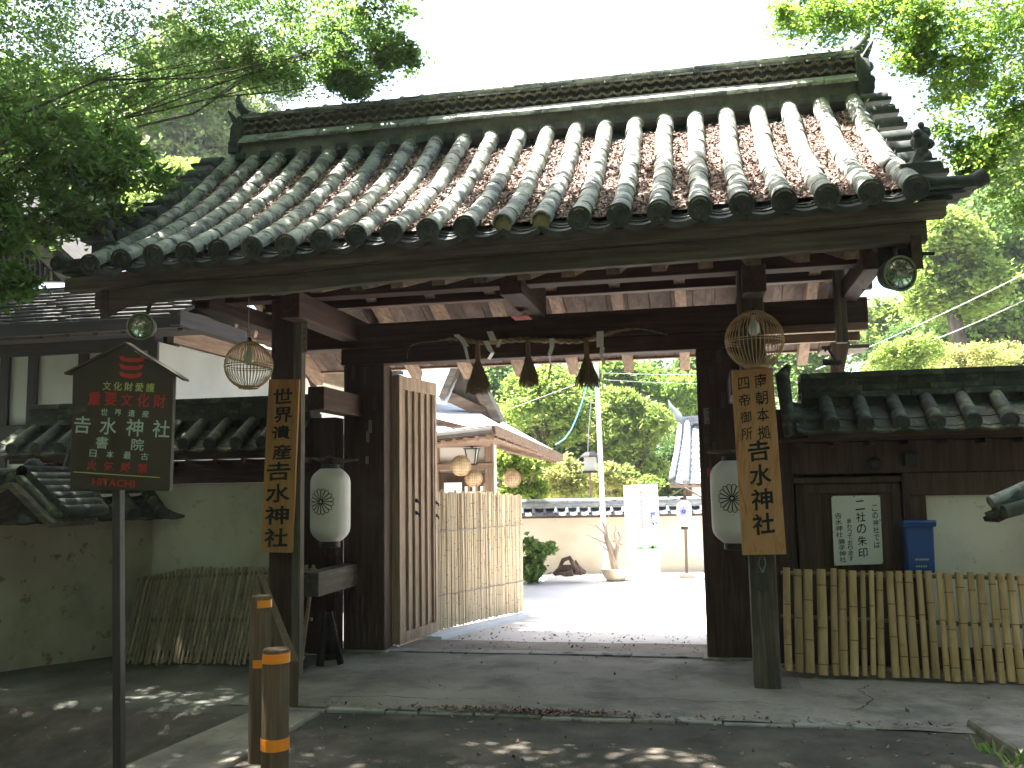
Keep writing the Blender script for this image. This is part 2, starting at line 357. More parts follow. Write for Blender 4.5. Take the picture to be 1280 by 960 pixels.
grid_sheet('side_ground', -9, -3.0, 5.9, 8.9, 60, 34, lambda x, y: -.010+.014*fbm(x, y, 1.6, 3)*min(1, (-2.95-x)/.6)+left_drop(x, y)+(-.02 if y < 6 else 0), 'concrete_shaded')
grid_sheet('right_ground', .60, 7, 6.10, 8.4, 60, 30, lambda x, y: -.003-.008*(x-.6)+.012*(fbm(x, y, 1.8, 5) if x > .8 else 0), 'concrete')
grid_sheet('courtyard_ground', -14, 8, 8.78, 30, 80, 80, lambda x, y: -.012+.012*fbm(x, y, .8, 9), 'courtyard_gravel')
# drain strip: worn stone edging in front of the apron, broken into slabs
mat('worn_kerb', [(.22, .215, .195), (.32, .31, .285), (.40, .39, .36)], (4, 4, 4), rough=.95, bump=.6, var=.12, bscale=30, spots=[((.07, .065, .055), 7, .55, .1, .8)])
kt = []
x = -2.95; k = 0
while x < .75:
    w = rnd.uniform(.22, .6); y0 = 6.09+rnd.uniform(-.025, .025)
    mb = MB(); mb.box((x, y0, -.06), (x+w-.008, y0+.11+rnd.uniform(-.04, .03), .004+rnd.uniform(-.012, .004)))
    o = mb.build('kerb_stone', 'worn_kerb', bevel=.010); kt.append(o); x += w; k += 1
kr = bpy.data.objects.new('kerb_strip', None); COL.objects.link(kr); kr['kind'] = 'structure'; kr.location = (0, 6.1, 0)
for o in kt: o.parent = kr; o.matrix_parent_inverse = Matrix.Translation((0, -6.1, 0)); 
# sloping concrete ramp slab lower left
rp_ = MB(); a = at(205, 935, 5.05); b = at(322, 893, 5.85)
rp_.hexa([(-3.30, 4.2, -.75), (-2.62, 4.2, -.75), (-2.62, 6.05, -.3), (-3.05, 6.05, -.3)], [(-3.42, 4.2, -.07), (-2.62, 4.2, .015), (-2.62, 6.05, .005), (-3.10, 6.05, .0)])
struct(rp_.build('ramp', 'concrete', bevel=.02))
# raised concrete edge lower right
struct(MB().hexa([(1.62, 4.6, -.4), (2.9, 4.6, -.4), (2.9, 6.3, -.4), (1.52, 6.3, -.4)], [(1.60, 4.6, .10), (2.9, 4.6, .14), (2.9, 6.3, .08), (1.50, 6.3, .03)]).build('raised_edge', 'concrete', bevel=.03))
# cracks across the worn concrete
for pts_ in ([(-.9, 6.62), (-.62, 6.60), (-.38, 6.66), (-.1, 6.60), (.22, 6.63), (.5, 6.55)], [(-2.7, 6.4), (-2.3, 6.47), (-1.9, 6.42), (-1.6, 6.50)], [(.9, 6.5), (1.05, 6.8), (1.0, 7.1), (1.12, 7.3)]):
    P = []
    for (a_, b_) in zip(pts_, pts_[1:]):
        for k in range(6): P.append((a_[0]+(b_[0]-a_[0])*k/6+rnd.uniform(-.012, .012), a_[1]+(b_[1]-a_[1])*k/6+rnd.uniform(-.012, .012)))
    mb = MB()
    for (a_, b_) in zip(P, P[1:]):
        w_ = rnd.uniform(.002, .006); d_ = Vector((b_[0]-a_[0], b_[1]-a_[1], 0)).normalized(); n_ = Vector((-d_.y, d_.x, 0))*w_
        z_ = .0085; mb.add([Vector((*a_, z_))-n_, Vector((*b_, z_))-n_, Vector((*b_, z_))+n_, Vector((*a_, z_))+n_], [(0, 1, 2, 3)])
    struct(mb.build('concrete_crack', 'soil'))
# pale strip along the foot of the courtyard fence
struct(MB().hexa([(-3.0, 8.95, -.1), (-2.60, 8.95, -.1), (-2.02, 10.62, -.1), (-2.4, 10.9, -.1)], [(-3.0, 8.95, .03), (-2.62, 8.95, .022), (-2.06, 10.62, .022), (-2.4, 10.9, .03)]).build('pale_strip', 'pale_strip_mat', bevel=.005))

# ================================================================== THE GATE
gate = thing('shrine_gate', 'large wooden roofed gate with rows of grey lichened round tiles, spanning the entrance', 'gate', (-1.5, 8.2, 0))
G = gate
YR = 7.95
PR = [(5.80, 3.215), (6.2, 3.43), (6.6, 3.675), (7.07, 4.0), (7.39, 4.27), (7.75, 4.575), (7.95, 4.745)]
SL = [0]
for a, b in zip(PR, PR[1:]): SL.append(SL[-1]+math.dist(a, b))
def eave_lift(X):
    if X > -1.5: return .035*((X+1.5)/2.85)**2.5
    return -.032*max(0, min(1, (-2.2-X)/.6))-.035*max(0, min(1.3, (-3.85-X)/.45))
def lift(X, s): return eave_lift(X)*(1-.8*s/SL[-1])
def pr(s, X=0):
    for i in range(len(PR)-1):
        if s <= SL[i+1] or i == len(PR)-2:
            t = (s-SL[i])/(SL[i+1]-SL[i])
            # smooth direction: blend with neighbours
            return Vector((X, PR[i][0]+(PR[i+1][0]-PR[i][0])*t, PR[i][1]+(PR[i+1][1]-PR[i][1])*t+lift(X, s)))
def pdir(s): return (pr(min(s+.15, SL[-1]))-pr(max(s-.15, 0))).normalized()
XI = [-4.33+.2563*i for i in range(23)]
LT = (SL[-1]-.07)/12
# shared meshes
def roll_mesh(L, r0, r1, seed):
    q = random.Random(seed); mb = MB(); n = 12; vs = []
    for (y, r) in ((0, r0-.014), (0, r0-.001), (.006, r0+.0005), (L*.5, (r0+r1)/2), (L, r1)):
        for j in range(n+1):
            a = R(-12)+(math.pi+R(24))*j/n; rr = r*(1+q.uniform(-.012, .012))
            vs.append((rr*math.cos(a), y, rr*math.sin(a)))
    fs = [(i*(n+1)+j, i*(n+1)+j+1, (i+1)*(n+1)+j+1, (i+1)*(n+1)+j) for i in range(4) for j in range(n)]
    return mb.add(vs, fs)
RM = [roll_mesh(LT+.03, .0705, .0672, i).mesh('round_tile', 'roof_tile', True) for i in range(3)]
def pan_mesh(w, L, lip=.018, dep=.042):
    mb = MB(); n = 8; vs = []
    for (y, dz) in ((0, -lip), (0, 0), (L, 0)):
        for j in range(n+1):
            x = (j/n-.5)*w; vs.append((x, y, -dep*(1-(2*x/w)**2)+dz))
    return mb.add(vs, [(i*(n+1)+j, i*(n+1)+j+1, (i+1)*(n+1)+j+1, (i+1)*(n+1)+j) for i in range(2) for j in range(n)])
PM = pan_mesh(.250, .33).mesh('pan_tile', 'roof_tile_dark', True); PME = pan_mesh(.254, .33, .042).mesh('pan_tile', 'roof_tile_dark', True)
def disc_mesh():
    mb = MB(); mb.lathe([(.062, .008), (.078, -.002), (.087, -.008), (.087, -.028), (.076, -.031), (.070, -.022), (.03, -.021), (.001, -.021)], ax='Y', n=22)
    for j in range(3):
        a = 2*math.pi*j/3
        mb.tube([(.035*math.cos(a+t), -.024, .035*math.sin(a+t)) for t in (0, .5, 1., 1.5)], [.012, .010, .007, .003], 6)
    for j in range(12):
        a = 2*math.pi*j/12; mb.ball((.060*math.cos(a), -.023, .060*math.sin(a)), .005, 5, 4)
    return mb.mesh('end_disc', 'roof_tile_dark', True)
DM = disc_mesh(); DM.transform(Matrix.Diagonal((.92, 1, .92, 1))); PLUG = MB().lathe([(.055, .02), (.060, -.005), (.045, -.012), (.02, -.018), (.001, -.015)], ax='Y', n=9).mesh('clay_plug', 'clay')
GO = ORG[G]
def inst(name, me, mtx, parent=G):
    m = Matrix.Translation(-ORG[parent]) @ mtx
    return link(name, me, parent, m)
for i, X in enumerate(XI):
    jit = [rnd.uniform(-.006, .006) for _ in range(14)]
    for k in range(12):
        s = k*LT+rnd.uniform(-.006, .006); p = pr(max(s, 0), X)+Vector((jit[k], 0, 0)); d = pdir(s+LT/2)
        m = frame(p, (1, rnd.uniform(-.015, .015), rnd.uniform(-.03, .03)), d)
        inst('round_tile', RM[rnd.randrange(3)], m)
    p = pr(0, X); d = pdir(0.0)
    if i in (12, 13): inst('clay_plug', PLUG, frame(p+Vector((0, .03, .0)), (1, 0, 0), (0, .95, .3)))
    else: inst('end_disc', DM, frame(p+Vector((0, .012, 0)), (1, 0, rnd.uniform(-.04, .04)), (0, .97, .22+rnd.uniform(-.03, .03))) @ Matrix.Rotation(rnd.uniform(0, 6), 4, 'Y'))
ROWS = [0, .055, .11, .35, .6, .85, 1.1, 1.4, 1.7, 2.0, 2.2, 2.3, 2.4]
for i in range(22):
    X = (XI[i]+XI[i+1])/2
    for k, s in enumerate(ROWS):
        d = pdir(s+.1); p = pr(s, X)+Vector((rnd.uniform(-.004, .004), -.035 if k == 0 else 0, 0))
        nrm = Vector((1, 0, 0)).cross(d)
        m = frame(p-nrm*(.028 if k else .045)+Vector((0,0,.006*k if k < 3 else 0)), (1, 0, rnd.uniform(-.02, .02)), d+Vector((0, 0, -.045)))
        inst('pan_tile', PME if k == 0 else PM, m)
# leaf litter lying between the tile rows
def leaf_cloud(pts, nrm, sizes, asp=.55, jitter=.9, name='leaves', m='dry_leaf', curl=.25):
    """one small folded leaf for every point; pts (n,3), nrm (n,3) preferred normal"""
    n = len(pts); pts = np.asarray(pts, float); nr = np.asarray(nrm, float)+rng.normal(0, jitter, (n, 3)); nr /= np.linalg.norm(nr, axis=1)[:, None]+1e-9
    t = rng.normal(0, 1, (n, 3)); t -= nr*(t*nr).sum(1)[:, None]; t /= np.linalg.norm(t, axis=1)[:, None]+1e-9
    b = np.cross(nr, t); s = np.asarray(sizes, float).reshape(-1, 1)*np.ones((n, 1))
    a0 = pts-t*s*.5; a2 = pts+t*s*.5; mid = pts+t*s*.05+nr*s*curl*.35
    a1 = mid+b*s*asp*.5-nr*s*curl; a3 = mid-b*s*asp*.5-nr*s*curl
    v = np.stack([a0, a1, a2, a3], 1).reshape(-1, 3)
    f = np.stack([np.arange(n)*4, np.arange(n)*4+1, np.arange(n)*4+2, np.arange(n)*4, np.arange(n)*4+2, np.arange(n)*4+3], 1).reshape(-1, 3)
    me = bpy.data.meshes.new(name); me.vertices.add(len(v)); me.vertices.foreach_set('co', v.ravel())
    me.loops.add(len(f)*3); me.loops.foreach_set('vertex_index', f.ravel().astype(np.int32))
    me.polygons.add(len(f)); me.polygons.foreach_set('loop_start', np.arange(len(f), dtype=np.int32)*3); me.polygons.foreach_set('loop_total', np.full(len(f), 3, np.int32))
    me.update(); me.validate(); me.materials.append(MATS[m]); return me
P_ = []; mb = MB()
for i in range(22):
    X = (XI[i]+XI[i+1])/2; s0 = .15+rnd.uniform(-.03, .08); s1 = 2.12+rnd.uniform(-.12, .1)+(.1 if i < 8 else 0); n = 22; vs = []
    for j in range(n+1):
        s = s0+(s1-s0)*j/n; d = pdir(s); nm = Vector((1, 0, 0)).cross(d); end = min(1, min(j, n-j)/2.)
        for x in (-.12, -.06, 0, .06, .12):
            h = -.030+end*(.022+.014*noise.noise(Vector((X*9+x*20, s*9, 0))))
            vs.append(pr(s, X+x)+nm*h-Vector(ORG[G]))
    mb.add(vs, [(a*5+b, a*5+b+1, a*5+b+6, a*5+b+5) for a in range(n) for b in range(4)])
    for _ in range(1150):
        s = rnd.uniform(s0-.04, s1+.03); x = rnd.uniform(-.095, .095); d = pdir(s); nm = Vector((1, 0, 0)).cross(d)
        P_.append(pr(s, X+x)+nm*(-.012+rnd.uniform(0, .022)+.014*noise.noise(Vector((X*9+x*20, s*9, 0))))-Vector(ORG[G]))
    for _ in range(40):
        s = rnd.uniform(0.0, 2.4); x = rnd.uniform(-.08, .08); P_.append(pr(s, X+x)+Vector((1, 0, 0)).cross(pdir(s))*-.05-Vector(ORG[G]))
mb.build('litter_bed', 'litter', None, smooth=True, kind='stuff').parent = gate
l_ = leaf_cloud([tuple(p) for p in P_], [(0, -.5, .85)]*len(P_), rng.uniform(.018, .048, len(P_)), .5, .55, 'leaf_litter')
link('leaf_litter', l_, G, kind='stuff')
# rear slope: corrugated sheet of the same tiles, never seen close
mb = MB(); vs = []; nx = 22*8; ny = 14
for j in range(ny+1):
    t = j/ny; y = YR+.02+(9.82-YR)*t; z = 4.70-1.78*t+.22*t*(t-1)*1.2
    for i in range(nx+1):
        x = XI[0]+(XI[-1]-XI[0])*i/nx; ph = ((x-XI[0])/.2563) % 1; c = abs(ph-.5)*2
        vs.append((x, y, z+(.07*math.sqrt(max(0, 1-((1-c)/.55)**2)) if c > .45 else -.02)))
mb.add(vs, [(j*(nx+1)+i, j*(nx+1)+i+1, (j+1)*(nx+1)+i+1, (j+1)*(nx+1)+i) for j in range(ny) for i in range(nx)])
o = mb.build('rear_tile_slope', 'roof_tile_dark', G, kind='stuff')

# ridge
XL, XRr = -4.22, 1.36
bx('ridge_core', (XL, YR-.11, 4.5), (XRr, YR+.11, 5.03), 'roof_tile_dark', G, 0)
for sgn in (-1, 1):
    y0 = YR+sgn*.17
    mb = MB().hexa([(XL, YR, 4.55), (XRr, YR, 4.55), (XRr, y0+sgn*.05, 4.60), (XL, y0+sgn*.05, 4.60)][::1], [(XL, YR, 4.79), (XRr, YR, 4.79), (XRr, y0+sgn*.01, 4.785), (XL, y0+sgn*.01, 4.785)])
    mb.build('ridge_mortar', 'mortar', G)
for i in range(22):
    X = (XI[i]+XI[i+1])/2
    bx('filler_tile', (X-.05, YR-.232, 4.60), (X+.05, YR-.2, 4.665), 'roof_tile_dark', G, .003)
def slab_piece(L, w, drop, th, m):
    """noshi tile: local x along the ridge, y outward, sloping down by drop"""
    return MB().hexa([(0, 0, -th), (L, 0, -th), (L, w, -drop-th), (0, w, -drop-th)], [(0, 0, 0), (L, 0, 0), (L, w, -drop), (0, w, -drop)]).mesh('ridge_tile', m)
SP = {1: slab_piece(.262, .06, .062, .02, 'ridge_tile_pale'), 2: slab_piece(.262, .07, .03, .018, 'roof_tile'), 3: slab_piece(.262, .05, .012, .018, 'roof_tile')}
n_ = 21; step = (XRr-XL)/n_
for sgn in (-1, 1):
    for (yo, z, kd, of) in ((.155, 4.866, 1, 0), (.165, 4.808, 2, .5), (.12, 5.062, 3, .3), (.10, 5.088, 3, .8)):
        for i in range(n_):
            x0 = XL+step*i+of*.0
            m = frame(Vector((x0 if sgn > 0 else x0+.262, YR+sgn*yo, z+rnd.uniform(-.004, .004))), (sgn, 0, rnd.uniform(-.006, .006)), (0, sgn, 0))
            inst('ridge_tile', SP[kd], m)
# wave-pattern courses: rows of small half-round tiles
def arch(up, L=.07, r=.043, t=.009):
    mb = MB(); n = 8; vs = []
    for (y, rr) in ((0, r-t), (0, r), (L, r), (L, r-t)):
        for j in range(n+1):
            a = math.pi*j/n; vs.append((rr*math.cos(a), y, (rr*math.sin(a)*.8)*(1 if up else -1)))
    return mb.add(vs, [(i*(n+1)+j, i*(n+1)+j+1, (i+1)*(n+1)+j+1, (i+1)*(n+1)+j) for i in range(3) for j in range(n)])
AU = arch(True).mesh('wave_tile', 'ridge_tile_pale'); AD = arch(False).mesh('wave_tile', 'mortar'); pit = .0945
MATS['wave'] = mat('wave_clay', [(.13, .115, .075), (.22, .19, .13), (.32, .29, .21)], (12, 12, 12), rough=.85, bump=.3, var=.25)
AU.materials[0] = MATS['wave']; AD.materials[0] = MATS['wave']
nw = int((XRr-XL)/pit)
for (z, me, of) in ((4.882, AU, 0), (4.932, AD, .5), (4.958, AU, 0), (5.01, AD, .5)):
    for i in range(nw):
        inst('wave_tile', me, Matrix.Translation((XL+.05+(i+of)*pit, YR-.155+rnd.uniform(-.003, .003), z)))
cap = MB().lathe([(.062, 0), (.066, .0), (.078, .01), (.078, .035), (.066, .045), (.062, .20)], ax='X', n=14).mesh('ridge_cap', 'roof_tile', True)
nc = 29
for i in range(nc): inst('ridge_cap', cap, Matrix.Translation((XL+(XRr-XL)*i/nc, YR, 5.075+rnd.uniform(-.004, .004))))
# ridge-end ornaments
def ridge_end(sg, X):
    e = MB()
    e.prism([(X, YR+.21*math.cos(a)*(1 if math.sin(a) > -.2 else 1.1), 4.86+.22*math.sin(a)) for a in [i*2*math.pi/16 for i in range(16)]], (sg*.09, 0, 0))
    e.box((X-.02 if sg > 0 else X-.0, YR-.24, 4.60), (X+.0+.10 if sg > 0 else X+.02, YR+.24, 4.74))
    e.box((min(X, X+sg*.12), YR-.19, 4.70), (max(X, X+sg*.12), YR+.19, 4.80))
    for (yy, zz, r) in ((-.10, 4.93, .05), (.10, 4.93, .05), (0, 4.86, .06), (-.14, 4.80, .045), (.14, 4.80, .045), (0, 4.98, .045)):
        e.ball((X+sg*.09, YR+yy, zz), (.05, r, r), 9, 6)
    for yy in (-.16, .16):
        e.tube([(X+sg*.05, YR+yy*.8, 4.98), (X+sg*.09, YR+yy, 5.05), (X+sg*.13, YR+yy*1.1, 5.12)], [.035, .025, .006], 7)
    o = e.build('ridge_end_ornament', 'roof_tile_dark', G, smooth=True)
    h = MB().tube([(X-sg*.16, YR, 5.09), (X-sg*.03, YR, 5.10), (X+sg*.05, YR, 5.15), (X+sg*.10, YR, 5.22), (X+sg*.125, YR, 5.30), (X+sg*.12, YR, 5.345)], [.045, .055, .052, .042, .028, .010], 10)
    h.build('curved_horn', 'roof_tile_dark', G, smooth=True)
    MB().box((X-sg*.0-.02, YR-.215, 4.70), (X+.02, YR+.215, 5.04)).build('end_plate', 'roof_tile_mossy', G, bevel=.01)
ridge_end(1, 1.37); ridge_end(-1, -4.23)
# verge tiles along both gable edges
vt = MB().lathe([(.06, 0), (.075, .0), (.080, .2), (.07, .21), (.001, .205)], ax='X', n=14).mesh('verge_tile', 'roof_tile_dark', True)
vb = MB().box((0, -.13, -.05), (.20, .13, -.02)).mesh('verge_tile', 'roof_tile_dark')
for k in range(7):
    s = .50+k*.31; p = pr(s, 0)
    inst('verge_tile', vt, Matrix.Translation((1.36, p.y, p.z+.01))); inst('verge_tile', vt, Matrix.Translation((-4.38, p.y, p.z+.01)) @ Matrix.Rotation(math.pi, 4, 'Z'))
    inst('verge_tile', vb, Matrix.Translation((1.36, p.y-.1, p.z-.02))); inst('verge_tile', vb, Matrix.Translation((-4.58, p.y-.1, p.z-.02)))
# eave-corner ornaments: small finial figure and long curved horn
def corner(sg, X):
    p = pr(.38, X)
    e = MB().box((X-.10, p.y-.10, p.z-.03), (X+.14 if sg > 0 else X+.10, p.y+.12, p.z+.05))
    e.tube([(X+sg*.02, p.y, p.z+.04), (X+sg*.03, p.y, p.z+.12), (X+sg*.06, p.y, p.z+.17)], [.07, .035, .045], 8)
    for (a, b, c, r) in ((.05, 0, .22, .062), (.08, .02, .28, .045), (.03, -.03, .26, .035), (.10, 0, .20, .035), (.06, 0, .33, .022)):
        e.ball((X+sg*a, p.y+b, p.z+c), r, 8, 6)
    e.build('corner_finial', 'roof_tile_dark', G, smooth=True)
    q = pr(.12, X)
    MB().tube([(X-sg*.04, q.y+.12, q.z+.05), (X+sg*.10, q.y+.10, q.z+.01), (X+sg*.24, q.y+.08, q.z+.0), (X+sg*.31, q.y+.08, q.z+.005), (X+sg*.37, q.y+.08, q.z+.035)], [.045, .05, .05, .052, .056], 12).build('corner_horn', 'roof_tile_dark', G, smooth=True)
    e = MB()
    for k in range(3): e.box((min(X, X+sg*(.30-.07*k)), q.y-.04+.02*k, q.z-.06-.03*k), (max(X, X+sg*(.30-.07*k)), q.y+.20, q.z-.04-.03*k))
    e.build('corner_tiles', 'roof_tile_dark', G)
corner(1, 1.38); corner(-1, -4.40)

mat('wood_board', [(.05, .034, .027), (.095, .066, .053), (.15, .11, .09)], (14, 1.5, 14), dist=.6, rough=.85, bump=.3, var=.3)
# timber: eaves
def curved_board(name, xs, y0, y1, zb, zt, m, up=.035):
    mb = MB(); n = 24; vs = []
    for i in range(n+1):
        x = xs[0]+(xs[1]-xs[0])*i/n; l = eave_lift(x)*.9
        vs += [(x, y0, zb+l), (x, y1, zb+l), (x, y1, zt+l), (x, y0, zt+l)]
    fs = [(i*4+j, i*4+(j+1) % 4, (i+1)*4+(j+1) % 4, (i+1)*4+j) for i in range(n) for j in range(4)]+[(3, 2, 1, 0), (n*4, n*4+1, n*4+2, n*4+3)]
    return mb.add(vs, fs).build(name, m, G, bevel=.006)
curved_board('eave_board', (-4.62, 1.50), 5.90, 6.00, 3.055, 3.155, 'wood_grey_X')
curved_board('eave_beam', (-4.42, 1.40), 5.98, 6.065, 2.925, 3.053, 'wood_grey_X')
for k in range(19):
    X = -4.22+.305*k
    bm_('rafter', (X, 6.07, 2.955), (X, 7.94, 3.50), .095, .125, 'wood_tan_Y' if k % 3 else 'wood_grey_Y', G)
for k in range(28):
    X = -4.33+.2035*k
    MB().hexa([(X, 6.07, 3.055), (X+.199, 6.07, 3.055), (X+.199, 7.94, 3.605), (X, 7.94, 3.605)], [(X, 6.07, 3.075), (X+.199, 6.07, 3.075), (X+.199, 7.94, 3.625), (X, 7.94, 3.625)]).build('roof_board', 'wood_dark_Y', G)
    MB().hexa([(X, 7.95, 3.56), (X+.197, 7.95, 3.56), (X+.197, 9.66, 2.81), (X, 9.66, 2.81)], [(X, 7.95, 3.58), (X+.197, 7.95, 3.58), (X+.197, 9.66, 2.83), (X, 9.66, 2.83)]).build('roof_board', 'wood_board', G)
for k in range(10):
    X = -.17+.585*(2-k)
    bm_('rafter', (X, 7.96, 3.495), (X, 9.74, 2.715), .10, .125, 'wood_tan_Y', G)
bx('rear_eave_board', (-4.3, 9.66, 2.79), (1.30, 9.75, 2.93), 'wood_tan_X', G)
bx('front_purlin', (-4.30, 7.10, 3.09), (1.34, 7.27, 3.25), 'wood_dark_X', G, .008)
bx('infill_board', (-3.88, 8.01, 0), (-3.345, 8.05, 2.15), 'wood_dark_Z', G); bx('infill_board', (-3.385, 8.051, 0), (-3.343, 8.20, 2.15), 'wood_dark_Z', G); bx('rear_purlin', (-4.25, 8.30, 3.235), (1.22, 8.40, 3.33), 'wood_dark_X', G, .008)
bx('ridge_beam', (-4.25, 7.88, 3.30), (1.30, 8.03, 3.48), 'wood_dark_X', G, .008)
# main timbers
bx('lintel', (-4.05, 8.10, 2.805), (1.39, 8.36, 3.03), 'wood_dark_X', G, .012)
bx('lower_lintel', (-3.36, 8.16, 2.655), (.34, 8.34, 2.802), 'wood_dark_X', G, .008)
MP = [bx('main_post', (-3.34, 8.18, .0), (-2.935, 8.40, 2.652), 'wood_dark_Z', G, .012), bx('main_post', (-.05, 8.18, .0), (.345, 8.40, 2.652), 'wood_dark_Z', G, .012)]
bx('front_post', (-3.545, 7.09, -.02), (-3.325, 7.28, 3.086), 'wood_dark_Z', G, .012)
bx('front_post', (.285, 7.09, -.02), (.475, 7.28, 3.086), 'wood_grey_Z', G, .012)
bx('post_plank', (-3.318, 7.04, .0), (-3.245, 7.12, 3.02), 'wood_tan_Z', G, .004).data.materials[0] = MATS['wood_grey_Z']
for X, e in ((-3.24, 6.8), (.40, 6.85)):
    bx('cross_beam', (X-.085, e, 2.87), (X+.085, 9.0, 3.085 if e else 0), 'wood_dark_Y', G, .01)
bx('cross_beam', (-1.53, 6.92, 2.98), (-1.35, 8.05, 3.25), 'wood_dark_Y', G, .01)
bx('tie_beam', (-3.30, 7.285, 2.16), (-3.15, 8.175, 2.36), 'wood_dark_Y', G, .008)
bx('tie_beam', (-3.34, 7.285, .60), (-3.19, 8.175, .80), 'wood_grey_Y', G, .008)
bx('tie_beam', (.21, 7.285, 2.16), (.34, 8.175, 2.36), 'wood_dark_Y', G, .008)
bx('cross_beam', (-4.12, 6.85, 2.99), (-3.98, 9.0, 3.14), 'wood_dark_Y', G, .01)
bx('cross_beam', (1.16, 6.85, 2.99), (1.30, 9.0, 3.14), 'wood_dark_Y', G, .01)
bx('strut', (1.10, 7.90, 2.62), (1.19, 7.99, 3.28), 'wood_grey_Z', G)
bx('strut', (1.26, 7.55, 2.99), (1.34, 7.63, 3.42), 'wood_tan_Z', G)
bx('side_board', (.40, 8.38, 2.70), (1.36, 8.44, 2.803), 'wood_tan_X', G)
bx('side_board', (.50, 8.02, 2.735), (1.37, 8.10, 2.80), 'wood_tan_X', G)
MB().hexa([(1.15, 8.9, 2.35), (1.25, 8.9, 2.35), (1.25, 9.0, 2.35), (1.15, 9.0, 2.35)], [(1.20, 8.85, 2.90), (1.38, 8.85, 2.90), (1.38, 9.0, 2.90), (1.20, 9.0, 2.90)]).build('bracket', 'wood_tan_Z', G)
bx('tail_board', (1.10, 8.9, 2.70), (1.52, 9.3, 2.735), 'wood_grey_X', G)
bx('eave_end_block', (1.16, 6.075, 2.865), (1.385, 6.30, 3.04), 'wood_black_X', G)
# gable boards and bargeboards
for X, sg in ((1.30, 1), (-4.30, -1)):
    mb = MB(); prof = [(5.97, 3.00), (6.6, 3.36), (7.2, 3.83), (7.95, 4.40), (8.7, 3.80), (9.2, 3.32), (9.74, 2.82)]
    lo = [(y, z-.22-.03*math.sin(i)) for i, (y, z) in enumerate(prof)]
    for i in range(6):
        a, b, c, d = prof[i], prof[i+1], lo[i+1], lo[i]
        mb.hexa([(X, a[0], a[1]), (X, b[0], b[1]), (X, c[0], c[1]), (X, d[0], d[1])], [(X+sg*.06, a[0], a[1]), (X+sg*.06, b[0], b[1]), (X+sg*.06, c[0], c[1]), (X+sg*.06, d[0], d[1])])
    mb.build('bargeboard', 'wood_dark_Y', G)
    MB().prism([(X-sg*.05, y, z) for (y, z) in ((6.4, 3.15), (7.95, 3.62), (9.5, 2.9), (7.95, 4.3))], (sg*.03, 0, 0)).build('gable_board', 'wood_dark_Z', G)
# stones under posts and threshold
for (x, y) in ((-3.14, 8.29), (.15, 8.29)):
    MB().box((x-.24, y-.16, -.05), (x+.24, y+.16, .018)).build('base_stone', 'stone', G, bevel=.01)
for i, (xa, xb) in enumerate(((-2.9, -1.6), (-1.59, -.70), (-.69, -.06))):
    bx('threshold_stone', (xa, 8.20, -.05), (xb, 8.36, .012+.003*(i % 2)), 'worn_kerb', G, .006)

# door leaf folded back into the courtyard
def leaf(P0, P1, z0, z1, nplank, name='door_leaf'):
    P0 = Vector((*P0, 0)); P1 = Vector((*P1, 0)); d = (P1-P0).normalized(); L = (P1-P0).length; nn = Vector((d.y, -d.x, 0))
    if nn.x < 0: nn = -nn
    def panel(a, b, zz0, zz1, t0, t1):
        q = [P0+d*a+nn*t0, P0+d*b+nn*t0, P0+d*b+nn*t1, P0+d*a+nn*t1]
        return MB().hexa([(*p.xy, zz0) for p in q], [(*p.xy, zz1) for p in q])
    root = panel(0, L, z0+.01, z1-.01, 0, .02).build(name, 'wood_door', G)
    for i in range(nplank):
        a = .05+(L-.10)*i/nplank; b = .05+(L-.10)*(i+1)/nplank-.006
        panel(a, b, z0+.09, z1-.09, .0205, .038).build('plank', 'wood_door', root)
    for i in range(nplank+1):
        a = .05+(L-.10)*i/nplank-.018
        panel(a, a+.036, z0+.09, z1-.09, .0385, .062).build('batten', 'wood_door', root, bevel=.003)
    panel(0, L, z0, z0+.10, .020, .07).build('rail', 'wood_door', root, bevel=.003)
    panel(0, L, z1-.13, z1, .020, .07).build('rail', 'wood_door', root, bevel=.003)
    panel(-.03, .02, z0, z1, -.01, .071).build('stile', 'wood_door', root, bevel=.003)
    panel(L-.04, L+.01, z0, z1, -.01, .071).build('stile', 'wood_door', root, bevel=.003)
    for (a, z) in ((L*.42, 1.36), (L*.42, 1.24), (L*.98, 1.33), (L*.98, 1.20)):
        p = P0+d*a+nn*.062
        MB().ball((p.x, p.y, z), .022, 9, 6).tube([(p.x, p.y, z), (p.x+.03, p.y, z-.015), (p.x+.035, p.y, z-.04)], [.012, .01, .006], 7).build('stud', 'lamp_black', root, smooth=True)
    return root
leaf((-2.925, 8.44), (-2.80, 9.22), .03, 2.57, 5)
leaf((-.005, 8.44), (-.012, 9.25), .03, 2.57, 5)
bx('door_frame', (-3.30, 8.41, 0), (-2.95, 8.46, 2.62), 'wood_tan_Z', G)
bx('door_frame', (.03, 8.41, 0), (.34, 8.46, 2.62), 'wood_dark_Z', G)
# small trestle beside the left post
t_ = MB(); t_.beam((-3.27, 7.5, 0), (-3.24, 7.55, .44), .05, .05).beam((-3.12, 7.6, 0), (-3.22, 7.58, .44), .05, .05).beam((-3.25, 7.55, .06), (-3.13, 7.6, .06), .04, .04)
tag(t_.build('trestle', 'wood_black_Z', bevel=.003), 'small a-shaped wooden trestle standing behind the left front post of the gate', 'trestle')
